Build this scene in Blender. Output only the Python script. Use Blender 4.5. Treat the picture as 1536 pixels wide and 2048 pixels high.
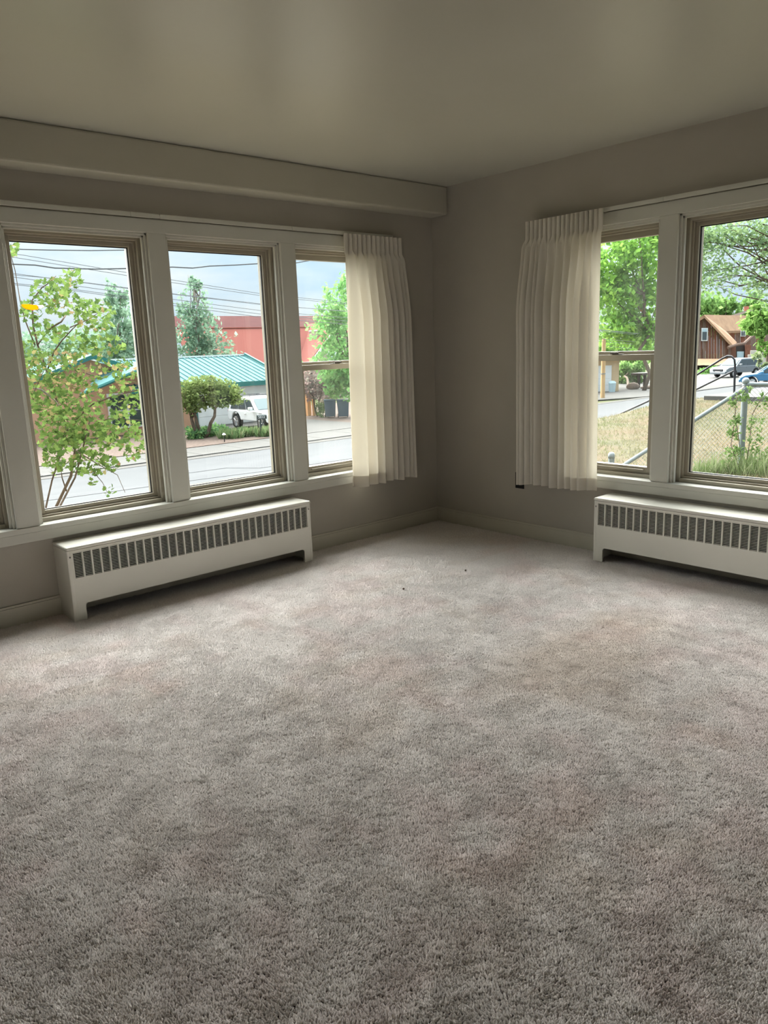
import bpy, bmesh, math, random
import numpy as np
from mathutils import Vector, Matrix

random.seed(7)
rng = np.random.default_rng(11)
for o in list(bpy.data.objects):
    bpy.data.objects.remove(o)
SC = bpy.context.scene
COL = SC.collection

# ------------------------------------------------------------------ camera
CAM_C = np.array([-4.17412602, -4.11278524, 1.34562269])
CAM_R = np.array([0.74572249, -0.66524746, -0.03665772])
CAM_U = np.array([0.16729854, 0.13371134, 0.97679705])
CAM_F = np.array([0.64491021, 0.73455231, -0.21100648])
FPX = 1520.566
cam_d = bpy.data.cameras.new('camera')
cam = bpy.data.objects.new('camera', cam_d)
COL.objects.link(cam)
cam.matrix_world = Matrix(((CAM_R[0], CAM_U[0], -CAM_F[0], CAM_C[0]),
                           (CAM_R[1], CAM_U[1], -CAM_F[1], CAM_C[1]),
                           (CAM_R[2], CAM_U[2], -CAM_F[2], CAM_C[2]),
                           (0, 0, 0, 1)))
cam_d.sensor_fit = 'VERTICAL'
cam_d.sensor_height = 24.0
cam_d.lens = FPX / 2048.0 * 24.0
cam_d.clip_start = 0.02
cam_d.clip_end = 600
SC.camera = cam

# ------------------------------------------------------------------ sky, daylight, exposure
SKY_STRENGTH = 0.93
SUN_ENERGY = 33.0
vs = SC.view_settings
vs.view_transform = 'Standard'
vs.look = 'None'
vs.exposure = 0.14
vs.gamma = 1.0
vs.use_curve_mapping = False

world = bpy.data.worlds.new('overcast_sky')
SC.world = world
world.use_nodes = True
wn = world.node_tree.nodes
wl = world.node_tree.links
wn.clear()
w_out = wn.new('ShaderNodeOutputWorld')
w_bg = wn.new('ShaderNodeBackground')
w_tc = wn.new('ShaderNodeTexCoord')
w_sep = wn.new('ShaderNodeSeparateXYZ')
wl.new(w_tc.outputs['Generated'], w_sep.inputs[0])
w_map = wn.new('ShaderNodeMapping')
w_map.inputs['Scale'].default_value = (2.2, 2.2, 7.0)
w_map.inputs['Location'].default_value = (0.3, 0.1, 0.45)
wl.new(w_tc.outputs['Generated'], w_map.inputs[0])
w_noise = wn.new('ShaderNodeTexNoise')
w_noise.inputs['Scale'].default_value = 1.6
w_noise.inputs['Detail'].default_value = 6
w_noise.inputs['Roughness'].default_value = 0.55
wl.new(w_map.outputs[0], w_noise.inputs['Vector'])
w_ramp = wn.new('ShaderNodeValToRGB')
w_ramp.color_ramp.elements[0].position = 0.36
w_ramp.color_ramp.elements[0].color = (0.58, 0.79, 0.98, 1)
w_ramp.color_ramp.elements[1].position = 0.62
w_ramp.color_ramp.elements[1].color = (0.92, 0.985, 1.0, 1)
wl.new(w_noise.outputs['Fac'], w_ramp.inputs[0])
# overcast luminance rises smoothly from the horizon to the zenith
w_clamp = wn.new('ShaderNodeClamp')
wl.new(w_sep.outputs['Z'], w_clamp.inputs['Value'])
w_mul = wn.new('ShaderNodeMath'); w_mul.operation = 'MULTIPLY_ADD'
w_mul.inputs[1].default_value = 1.6
w_mul.inputs[2].default_value = 0.92
wl.new(w_clamp.outputs[0], w_mul.inputs[0])
w_str = wn.new('ShaderNodeMath'); w_str.operation = 'MULTIPLY'
w_str.inputs[1].default_value = SKY_STRENGTH
wl.new(w_mul.outputs[0], w_str.inputs[0])
wl.new(w_ramp.outputs[0], w_bg.inputs['Color'])
wl.new(w_str.outputs[0], w_bg.inputs['Strength'])
wl.new(w_bg.outputs[0], w_out.inputs[0])

sun_d = bpy.data.lights.new('veiled_sun', 'SUN')
sun_d.energy = SUN_ENERGY
sun_d.angle = math.radians(115)
sun_d.color = (1.0, 0.985, 0.95)
sun = bpy.data.objects.new('veiled_sun', sun_d)
COL.objects.link(sun)
_dir = Vector((-0.44, -0.72, -0.50)).normalized()      # light travels into the corner windows
sun.rotation_euler = _dir.to_track_quat('-Z', 'Y').to_euler()


# ------------------------------------------------------------------ helpers
def ray(px, py):
    return (CAM_F * FPX + CAM_R * (px - 768) - CAM_U * (py - 1024)) / FPX

def at(px, py, q):
    return Vector(CAM_C + ray(px, py) * q)

def on_y(px, py, y):
    d = ray(px, py); return Vector(CAM_C + d * (y - CAM_C[1]) / d[1])

def on_x(px, py, x):
    d = ray(px, py); return Vector(CAM_C + d * (x - CAM_C[0]) / d[0])

def on_z(px, py, z):
    d = ray(px, py); return Vector(CAM_C + d * (z - CAM_C[2]) / d[2])


def tag(o, label=None, cat=None, group=None, kind=None):
    if label: o['label'] = label
    if cat: o['category'] = cat
    if group: o['group'] = group
    if kind: o['kind'] = kind
    return o

def empty(name, loc=(0, 0, 0), rz=0.0, label=None, cat=None, group=None, kind=None):
    o = bpy.data.objects.new(name, None)
    o.location = loc
    o.rotation_euler = (0, 0, rz)
    o.empty_display_size = 0.1
    COL.objects.link(o)
    return tag(o, label, cat, group, kind)


class MB:
    """collects shapes; build() links them as one mesh object"""
    def __init__(self):
        self.v = []; self.f = []

    def box(self, x0, x1, y0, y1, z0, z1):
        n = len(self.v)
        self.v += [(x0, y0, z0), (x1, y0, z0), (x1, y1, z0), (x0, y1, z0),
                   (x0, y0, z1), (x1, y0, z1), (x1, y1, z1), (x0, y1, z1)]
        for q in ((0, 3, 2, 1), (4, 5, 6, 7), (0, 1, 5, 4), (1, 2, 6, 5), (2, 3, 7, 6), (3, 0, 4, 7)):
            self.f.append(tuple(n + i for i in q))
        return self

    def poly(self, pts):
        n = len(self.v)
        self.v += [tuple(p) for p in pts]
        self.f.append(tuple(range(n, n + len(pts))))
        return self

    def prism(self, pts, vec):
        """closed prism: polygon pts pushed along vec"""
        n = len(self.v); k = len(pts); vec = Vector(vec)
        self.v += [tuple(p) for p in pts] + [tuple(Vector(p) + vec) for p in pts]
        self.f.append(tuple(range(n + k - 1, n - 1, -1)))
        self.f.append(tuple(range(n + k, n + 2 * k)))
        for i in range(k):
            j = (i + 1) % k
            self.f.append((n + i, n + j, n + k + j, n + k + i))
        return self

    def slab(self, pts, thick):
        """quad/polygon with thickness along its normal (downwards)"""
        a, b, c = (Vector(p) for p in pts[:3])
        nrm = (b - a).cross(c - a).normalized()
        return self.prism(pts, -nrm * thick)

    def tube(self, pts, rad, seg=8, caps=True):
        pts = [Vector(p) for p in pts]
        if not hasattr(rad, '__len__'): rad = [rad] * len(pts)
        n0 = len(self.v)
        up = Vector((0, 0, 1))
        for i, p in enumerate(pts):
            t = (pts[min(i + 1, len(pts) - 1)] - pts[max(i - 1, 0)])
            if t.length < 1e-9: t = Vector((0, 0, 1))
            t.normalize()
            a = t.cross(up)
            if a.length < 1e-3: a = t.cross(Vector((1, 0, 0)))
            a.normalize(); b = t.cross(a)
            for s in range(seg):
                th = 2 * math.pi * s / seg
                self.v.append(tuple(p + (a * math.cos(th) + b * math.sin(th)) * rad[i]))
        for i in range(len(pts) - 1):
            for s in range(seg):
                s2 = (s + 1) % seg
                self.f.append((n0 + i * seg + s, n0 + i * seg + s2, n0 + (i + 1) * seg + s2, n0 + (i + 1) * seg + s))
        if caps:
            self.f.append(tuple(n0 + s for s in reversed(range(seg))))
            self.f.append(tuple(n0 + (len(pts) - 1) * seg + s for s in range(seg)))
        return self

    def lathe(self, prof, c=(0, 0, 0), seg=16, axis='z'):
        """prof = [(r, h)...] revolved about an axis through c"""
        n0 = len(self.v); c = Vector(c)
        for (r, h) in prof:
            for s in range(seg):
                th = 2 * math.pi * s / seg
                a, b = r * math.cos(th), r * math.sin(th)
                p = (a, b, h) if axis == 'z' else ((a, h, b) if axis == 'y' else (h, a, b))
                self.v.append(tuple(c + Vector(p)))
        for i in range(len(prof) - 1):
            for s in range(seg):
                s2 = (s + 1) % seg
                self.f.append((n0 + i * seg + s, n0 + i * seg + s2, n0 + (i + 1) * seg + s2, n0 + (i + 1) * seg + s))
        self.f.append(tuple(n0 + s for s in reversed(range(seg))))
        self.f.append(tuple(n0 + (len(prof) - 1) * seg + s for s in range(seg)))
        return self

    def build(self, name, mat, parent=None, smooth=False, bevel=0.0, seg=2, fix=True):
        me = bpy.data.meshes.new(name)
        me.from_pydata(self.v, [], self.f)
        me.materials.append(mat)
        if fix:
            bm = bmesh.new(); bm.from_mesh(me)
            bmesh.ops.recalc_face_normals(bm, faces=bm.faces)
            bm.to_mesh(me); bm.free()
        if smooth:
            me.polygons.foreach_set('use_smooth', [True] * len(me.polygons))
        o = bpy.data.objects.new(name, me)
        COL.objects.link(o)
        if parent is not None: o.parent = parent
        if bevel > 0:
            m = o.modifiers.new('edge', 'BEVEL'); m.width = bevel; m.segments = seg
            m.limit_method = 'ANGLE'; m.angle_limit = math.radians(40)
        return o


def share(o, name, parent, loc=(0, 0, 0)):
    """another piece with the same mesh"""
    c = bpy.data.objects.new(name, o.data)
    COL.objects.link(c); c.parent = parent; c.location = loc
    return c


# ------------------------------------------------------------------ materials (procedural)
def _mix(nt, fac, a, b):
    m = nt.nodes.new('ShaderNodeMix'); m.data_type = 'RGBA'
    if hasattr(fac, 'links') or hasattr(fac, 'is_output'): nt.links.new(fac, m.inputs[0])
    else: m.inputs[0].default_value = fac
    for sock, val in ((m.inputs[6], a), (m.inputs[7], b)):
        if hasattr(val, 'is_output'): nt.links.new(val, sock)
        else: sock.default_value = (*val, 1)
    return m.outputs[2]

def mat(name, c1, c2=None, scale=8.0, rough=0.6, spec=0.3, bump=0.0, bscale=60.0, detail=4, stretch=(1, 1, 1),
        metal=0.0, ramp=(0.35, 0.65), c3=None, scale3=1.0, coat=0.0, coat_rough=0.1):
    m = bpy.data.materials.new(name); m.use_nodes = True
    nt = m.node_tree; b = nt.nodes['Principled BSDF']
    b.inputs['Roughness'].default_value = rough
    b.inputs['Specular IOR Level'].default_value = spec
    b.inputs['Metallic'].default_value = metal
    b.inputs['Coat Weight'].default_value = coat
    b.inputs['Coat Roughness'].default_value = coat_rough
    tc = nt.nodes.new('ShaderNodeTexCoord')
    mp = nt.nodes.new('ShaderNodeMapping'); mp.inputs['Scale'].default_value = stretch
    nt.links.new(tc.outputs['Object'], mp.inputs[0])
    if c2 is not None:
        n = nt.nodes.new('ShaderNodeTexNoise'); n.inputs['Scale'].default_value = scale
        n.inputs['Detail'].default_value = detail
        nt.links.new(mp.outputs[0], n.inputs['Vector'])
        r = nt.nodes.new('ShaderNodeMapRange')
        r.inputs[1].default_value = ramp[0]; r.inputs[2].default_value = ramp[1]
        nt.links.new(n.outputs['Fac'], r.inputs[0])
        colr = _mix(nt, r.outputs[0], c1, c2)
        if c3 is not None:
            n3 = nt.nodes.new('ShaderNodeTexNoise'); n3.inputs['Scale'].default_value = scale3
            n3.inputs['Detail'].default_value = 3
            nt.links.new(mp.outputs[0], n3.inputs['Vector'])
            r3 = nt.nodes.new('ShaderNodeMapRange'); r3.inputs[1].default_value = 0.48; r3.inputs[2].default_value = 0.68
            nt.links.new(n3.outputs['Fac'], r3.inputs[0])
            colr = _mix(nt, r3.outputs[0], colr, c3)
        nt.links.new(colr, b.inputs['Base Color'])
    else:
        b.inputs['Base Color'].default_value = (*c1, 1)
    if bump > 0:
        n2 = nt.nodes.new('ShaderNodeTexNoise'); n2.inputs['Scale'].default_value = bscale; n2.inputs['Detail'].default_value = 3
        nt.links.new(mp.outputs[0], n2.inputs['Vector'])
        bp = nt.nodes.new('ShaderNodeBump'); bp.inputs['Strength'].default_value = bump; bp.inputs['Distance'].default_value = 0.01
        nt.links.new(n2.outputs['Fac'], bp.inputs['Height'])
        nt.links.new(bp.outputs[0], b.inputs['Normal'])
    return m

def glass_mat(name, tint=(0.97, 0.985, 0.98), haze=0.0, refl=1.0):
    m = bpy.data.materials.new(name); m.use_nodes = True
    nt = m.node_tree; nt.nodes.clear()
    out = nt.nodes.new('ShaderNodeOutputMaterial')
    tr = nt.nodes.new('ShaderNodeBsdfTransparent'); tr.inputs[0].default_value = (*tint, 1)
    gl = nt.nodes.new('ShaderNodeBsdfGlossy'); gl.inputs['Roughness'].default_value = 0.0
    lw = nt.nodes.new('ShaderNodeLayerWeight')            # same reflectance on both faces of the thin pane
    pw = nt.nodes.new('ShaderNodeMath'); pw.operation = 'POWER'; pw.inputs[1].default_value = 5.0
    nt.links.new(lw.outputs['Facing'], pw.inputs[0])
    fr = nt.nodes.new('ShaderNodeMapRange'); fr.inputs[3].default_value = 0.035 * refl; fr.inputs[4].default_value = 0.75
    nt.links.new(pw.outputs[0], fr.inputs[0])
    geo = nt.nodes.new('ShaderNodeNewGeometry')           # one reflection per sheet of glass
    inv = nt.nodes.new('ShaderNodeMath'); inv.operation = 'SUBTRACT'; inv.inputs[0].default_value = 1.0
    nt.links.new(geo.outputs['Backfacing'], inv.inputs[1])
    fm_ = nt.nodes.new('ShaderNodeMath'); fm_.operation = 'MULTIPLY'
    nt.links.new(fr.outputs[0], fm_.inputs[0]); nt.links.new(inv.outputs[0], fm_.inputs[1]); fr = fm_
    mx = nt.nodes.new('ShaderNodeMixShader')
    nt.links.new(fr.outputs[0], mx.inputs[0]); nt.links.new(tr.outputs[0], mx.inputs[1]); nt.links.new(gl.outputs[0], mx.inputs[2])
    last = mx
    if haze > 0:
        df = nt.nodes.new('ShaderNodeBsdfDiffuse'); df.inputs[0].default_value = (0.75, 0.78, 0.74, 1)
        tl = nt.nodes.new('ShaderNodeBsdfTranslucent'); tl.inputs[0].default_value = (0.75, 0.78, 0.74, 1)
        a = nt.nodes.new('ShaderNodeAddShader')
        nt.links.new(df.outputs[0], a.inputs[0]); nt.links.new(tl.outputs[0], a.inputs[1])
        m2 = nt.nodes.new('ShaderNodeMixShader')
        n = nt.nodes.new('ShaderNodeTexNoise'); n.inputs['Scale'].default_value = 5
        tc = nt.nodes.new('ShaderNodeTexCoord'); nt.links.new(tc.outputs['Object'], n.inputs['Vector'])
        r = nt.nodes.new('ShaderNodeMapRange'); r.inputs[1].default_value = 0.3; r.inputs[2].default_value = 0.75
        r.inputs[3].default_value = haze * 0.4; r.inputs[4].default_value = haze * 1.6
        nt.links.new(n.outputs['Fac'], r.inputs[0]); nt.links.new(r.outputs[0], m2.inputs[0])
        nt.links.new(mx.outputs[0], m2.inputs[1]); nt.links.new(a.outputs[0], m2.inputs[2])
        last = m2
    nt.links.new(last.outputs[0], out.inputs[0])
    return m

def cloth_mat(name, col, transl, weave=900):
    m = bpy.data.materials.new(name); m.use_nodes = True
    nt = m.node_tree; nt.nodes.clear()
    out = nt.nodes.new('ShaderNodeOutputMaterial')
    d = nt.nodes.new('ShaderNodeBsdfDiffuse'); d.inputs[0].default_value = (*col, 1)
    t = nt.nodes.new('ShaderNodeBsdfTranslucent'); t.inputs[0].default_value = (col[0], col[1] * 0.97, col[2] * 0.85, 1)
    tc = nt.nodes.new('ShaderNodeTexCoord')
    n = nt.nodes.new('ShaderNodeTexNoise'); n.inputs['Scale'].default_value = weave
    mp = nt.nodes.new('ShaderNodeMapping'); mp.inputs['Scale'].default_value = (1, 1, 0.15)
    nt.links.new(tc.outputs['Object'], mp.inputs[0]); nt.links.new(mp.outputs[0], n.inputs['Vector'])
    bp = nt.nodes.new('ShaderNodeBump'); bp.inputs['Strength'].default_value = 0.12; bp.inputs['Distance'].default_value = 0.001
    nt.links.new(n.outputs['Fac'], bp.inputs['Height'])
    nt.links.new(bp.outputs[0], d.inputs['Normal'])
    mx = nt.nodes.new('ShaderNodeMixShader'); mx.inputs[0].default_value = transl
    nt.links.new(d.outputs[0], mx.inputs[1]); nt.links.new(t.outputs[0], mx.inputs[2])
    nt.links.new(mx.outputs[0], out.inputs[0])
    return m

def leaf_mat(name, transl=0.35, gain=1.0):
    """colour comes from the leaf's own colour attribute"""
    m = bpy.data.materials.new(name); m.use_nodes = True
    nt = m.node_tree; nt.nodes.clear()
    out = nt.nodes.new('ShaderNodeOutputMaterial')
    at_ = nt.nodes.new('ShaderNodeVertexColor'); at_.layer_name = 'tint'
    d = nt.nodes.new('ShaderNodeBsdfDiffuse'); t = nt.nodes.new('ShaderNodeBsdfTranslucent')
    nt.links.new(at_.outputs[0], d.inputs[0]); nt.links.new(at_.outputs[0], t.inputs[0])
    mx = nt.nodes.new('ShaderNodeMixShader'); mx.inputs[0].default_value = transl
    nt.links.new(d.outputs[0], mx.inputs[1]); nt.links.new(t.outputs[0], mx.inputs[2])
    nt.links.new(mx.outputs[0], out.inputs[0])
    return m


M = {}
M['wall'] = mat('greige_wall_paint', (0.42, 0.388, 0.335), (0.405, 0.374, 0.322), 3.0, rough=0.55, spec=0.25, bump=0.04, bscale=120)
M['ceiling'] = mat('satin_ceiling_paint', (0.50, 0.485, 0.42), (0.485, 0.47, 0.405), 2.0, rough=0.34, spec=0.7, bump=0.02, bscale=5)
M['beam'] = mat('cream_beam_paint', (0.47, 0.445, 0.37), (0.455, 0.43, 0.355), 3.0, rough=0.4, spec=0.4)
M['trim'] = mat('white_gloss_trim', (0.58, 0.57, 0.515), (0.56, 0.55, 0.49), 4.0, rough=0.3, spec=0.5, bump=0.02, bscale=40)
M['base'] = mat('cream_baseboard_paint', (0.50, 0.475, 0.40), (0.47, 0.445, 0.37), 5.0, rough=0.35, spec=0.4)
M['sash'] = mat('taupe_vinyl_sash', (0.37, 0.335, 0.265), (0.35, 0.315, 0.25), 6.0, rough=0.38, spec=0.4)
M['gasket'] = mat('black_glazing_gasket', (0.02, 0.02, 0.02), rough=0.6)
M['latch'] = mat('bronze_latch_metal', (0.07, 0.06, 0.05), rough=0.4, metal=0.6)
M['glass'] = glass_mat('clear_pane')
M['glass_hazy'] = glass_mat('hazy_pane', haze=0.006)  # whitish veil mixed into the glass to imitate haze
M['rad'] = mat('cream_radiator_enamel', (0.68, 0.66, 0.59), (0.66, 0.64, 0.57), 3.0, rough=0.28, spec=0.5)
M['rad_dark'] = mat('slot_shade_black', (0.012, 0.011, 0.011), rough=0.8)  # shade inside the cover, given as a near-black colour
M['screw'] = mat('dull_screw_metal', (0.25, 0.24, 0.22), rough=0.4, metal=0.8)
M['curtain'] = cloth_mat('cream_curtain_cloth', (0.76, 0.72, 0.65), 0.24)
M['hem'] = cloth_mat('cream_hem_cloth', (0.70, 0.66, 0.57), 0.12)
M['black_plastic'] = mat('black_plastic', (0.006, 0.006, 0.006), rough=0.5)
M['rod'] = mat('white_rod_enamel', (0.60, 0.59, 0.53), rough=0.35, spec=0.45)


# ================================================================== THE ROOM
# corner of the two window walls at the origin; wall_back is y = 0, wall_right is x = 0
H = 2.44
XL, YF = -5.7, -5.7            # far ends of the room, behind the camera
ZS, ZH = 0.507, 2.004          # sill top, window head
T = 0.22                       # wall thickness


class WB(MB):
    """shapes in wall coordinates: a along the wall, d outwards through it"""
    def __init__(self, wall):
        super().__init__(); self.wall = wall
    def bx(self, a0, a1, d0, d1, z0, z1):
        if self.wall == 'A': return self.box(a0, a1, d0, d1, z0, z1)
        return self.box(d0, d1, a0, a1, z0, z1)

def wp(wall, a, d, z):
    return (a, d, z) if wall == 'A' else (d, a, z)

OPEN = {'A': [(-3.83, -3.08, 'hung'), (-2.965, -2.215, 'fixed'), (-2.11, -1.349, 'fixed'), (-1.239, -0.62, 'hung')],
        'B': [(-3.49, -2.78, 'hung'), (-2.67, -1.913, 'fixed'), (-1.805, -1.19, 'hung')]}
END = {'A': XL, 'B': YF}

def wall_with_windows(name, wall):
    w = WB(wall)
    lo = END[wall]
    w.bx(lo - T, T, 0, T, -0.3, ZS - 0.03)
    w.bx(lo - T, T, 0, T, ZH, H + 0.1)
    edges = [lo - T] + [e for o in OPEN[wall] for e in o[:2]] + [T]
    for i in range(0, len(edges), 2):
        w.bx(edges[i], edges[i + 1], 0, T, ZS - 0.03, ZH)
    o = w.build(name, M['wall'])
    return tag(o, kind='structure')

wall_with_windows('wall_back', 'A')
wall_with_windows('wall_right', 'B')
tag(MB().box(XL - T, XL, YF - T, 0, -0.3, H + 0.1).build('wall_left', M['wall']), kind='structure')
tag(MB().box(XL, 0, YF - T, YF, -0.3, H + 0.1).build('wall_front', M['wall']), kind='structure')
tag(MB().box(XL, 0, YF, 0, H, H + 0.1).build('ceiling', M['ceiling']), kind='structure')

# boxed beam under the ceiling along the back wall
beam = MB().box(XL, 0, -0.165, 0, 2.25, H).build('trim_1', M['beam'], bevel=0.014, seg=3)
tag(beam, 'cream boxed beam running under the ceiling above the left windows', kind='structure')

# baseboards
BBH = 0.112
def baseboard(name, wall, spans):
    root = empty(name, wp(wall, 0, 0, 0), kind='structure')
    for a0, a1 in spans:
        w = WB(wall)
        w.bx(a0, a1, -0.018, 0, 0, BBH - 0.012)
        w.bx(a0, a1, -0.013, 0, BBH - 0.012, BBH)
        w.build('board', M['base'], root, bevel=0.002)
baseboard('baseboard_back', 'A', [(XL, 0.0)])
baseboard('baseboard_right', 'B', [(YF, -0.018)])

# ---- window casings (trim) : header, posts, stool, apron as boards
def casing(name, wall):
    root = empty(name, (0, 0, 0), kind='structure')
    op = OPEN[wall]
    a0, a1 = op[0][0] - 0.11, op[-1][1] + 0.11
    WB(wall).bx(a0, a1, -0.021, 0, ZH, 2.075).build('header_board', M['trim'], root, bevel=0.002)
    e = [a0] + [x for o in op for x in o[:2]] + [a1]
    for i in range(0, len(e), 2):
        WB(wall).bx(e[i], e[i + 1], -0.02, 0, ZS, ZH).build('post', M['trim'], root, bevel=0.002)
    WB(wall).bx(a0 - 0.01, a1 + 0.01, -0.03, 0.10, ZS - 0.028, ZS).build('stool', M['trim'], root, bevel=0.003)
    WB(wall).bx(a0, a1, -0.024, 0, 0.4286, ZS - 0.029).build('apron', M['trim'], root, bevel=0.002)
    # stop beads lining every opening
    for (l, r, k) in op:
        s = WB(wall)
        s.bx(l, l + 0.012, 0.0, 0.055, ZS, ZH); s.bx(r - 0.012, r, 0.0, 0.055, ZS, ZH)
        s.bx(l, r, 0.0, 0.055, ZH - 0.012, ZH)
        s.bx(l + 0.012, l + 0.024, 0.012, 0.030, ZS, ZH - 0.012); s.bx(r - 0.024, r - 0.012, 0.012, 0.030, ZS, ZH - 0.012)
        s.bx(l + 0.012, r - 0.012, 0.012, 0.030, ZH - 0.024, ZH - 0.012)
        s.build('stop_bead', M['trim'], root, bevel=0.0015)
    return root
casing('trim_2', 'A')
casing('trim_3', 'B')

def ring(w, l, r, b, t, wd, d0, d1):
    """rectangular frame: outer edge l..r, b..t, bar width wd"""
    w.bx(l, l + wd, d0, d1, b, t); w.bx(r - wd, r, d0, d1, b, t)
    w.bx(l + wd, r - wd, d0, d1, b, b + wd); w.bx(l + wd, r - wd, d0, d1, t - wd, t)

def window(name, wall, l, r, kind):
    root = empty(name, wp(wall, (l + r) / 2, 0, ZS), kind='structure')
    ctr = Vector(root.location)
    def done(w, nm, m, par=root, bevel=0.0015):
        base = ctr if par is root else Vector((0, 0, 0)) + ctr
        w.v = [tuple(Vector(p) - base) for p in w.v]
        return w.build(nm, m, par, bevel=bevel)
    L, R, B, Tp = l + 0.012, r - 0.012, ZS, ZH - 0.012
    f = WB(wall)
    ring(f, L, R, B, Tp, 0.022, 0.052, 0.17)
    ring(f, L + 0.022, R - 0.022, B + 0.022, Tp - 0.022, 0.010, 0.075, 0.17)
    done(f, 'frame', M['sash'])
    i0 = 0.032
    if kind == 'fixed':
        s = WB(wall); ring(s, L + i0, R - i0, B + i0, Tp - i0, 0.022, 0.092, 0.15)
        done(s, 'sash', M['sash'])
        g = WB(wall); ring(g, L + i0 + .022, R - i0 - .022, B + i0 + .022, Tp - i0 - .022, 0.005, 0.108, 0.118)
        done(g, 'gasket', M['gasket'], bevel=0)
        p = WB(wall); p.bx(L + i0 + .022, R - i0 - .022, 0.112, 0.116, B + i0 + .022, Tp - i0 - .022)
        done(p, 'pane', M['glass'], bevel=0)
    else:
        zm = 1.243
        u = WB(wall); ring(u, L + i0, R - i0, zm - 0.005, Tp - i0, 0.032, 0.122, 0.158)
        up = done(u, 'upper_sash', M['sash'])
        p = WB(wall); p.bx(L + i0 + .032, R - i0 - .032, 0.138, 0.142, zm + .027, Tp - i0 - .032)
        done(p, 'pane', M['glass_hazy'], up, bevel=0)
        lo = WB(wall)
        ring(lo, L + i0, R - i0, B + i0 - 0.004, zm + 0.008, 0.036, 0.076, 0.114)
        los = done(lo, 'lower_sash', M['sash'])
        p = WB(wall); p.bx(L + i0 + .036, R - i0 - .036, 0.094, 0.098, B + i0 + .032, zm - .028)
        done(p, 'pane', M['glass_hazy'], los, bevel=0)
        m = (l + r) / 2 + (0.05 if wall == 'A' else 0.0)
        la = WB(wall)
        la.bx(m - 0.035, m + 0.035, 0.080, 0.106, zm + 0.008, zm + 0.013)
        la.bx(m - 0.006, m + 0.045, 0.074, 0.088, zm + 0.013, zm + 0.022)
        done(la, 'latch', M['latch'], los)
        lift = WB(wall); lift.bx(L + i0 + .05, R - i0 - .05, 0.062, 0.076, B + i0 + 0.012, B + i0 + 0.018)
        done(lift, 'lift_rail', M['sash'], los)
    return root

n = 0
for wall in ('A', 'B'):
    for (l, r, k) in OPEN[wall]:
        n += 1
        window('window_%d' % n, wall, l, r, k)
        # portal in the opening: guides sky light into the room
        pd = bpy.data.lights.new('window_portal', 'AREA'); pd.shape = 'RECTANGLE'
        pd.size = r - l; pd.size_y = ZH - ZS; pd.cycles.is_portal = True
        po = bpy.data.objects.new('window_portal', pd); COL.objects.link(po)
        po.location = wp(wall, (l + r) / 2, 0.19, (ZS + ZH) / 2)
        po.rotation_euler = Vector((0, -1, 0) if wall == 'A' else (-1, 0, 0)).to_track_quat('-Z', 'Y').to_euler()

# ---- carpet
def lattice(n, seed):
    g = np.random.default_rng(seed).random((n + 2, n + 2))
    def f(x, y, cell):
        u = (x / cell) % n; v = (y / cell) % n
        i = u.astype(int); j = v.astype(int); a = u - i; b = v - j
        a = a * a * (3 - 2 * a); b = b * b * (3 - 2 * b)
        return (g[i, j] * (1 - a) * (1 - b) + g[i + 1, j] * a * (1 - b) + g[i, j + 1] * (1 - a) * b + g[i + 1, j + 1] * a * b)
    return f

M['carpet_base'] = mat('carpet_backing', (0.30, 0.27, 0.25), (0.26, 0.235, 0.22), 6, rough=0.95, spec=0.05)
M['carpet'] = leaf_mat('carpet_yarn', transl=0.0)
floor = tag(MB().box(XL, 0, YF, 0, -0.3, 0.0).build('floor', M['carpet_base']), kind='structure')

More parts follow.
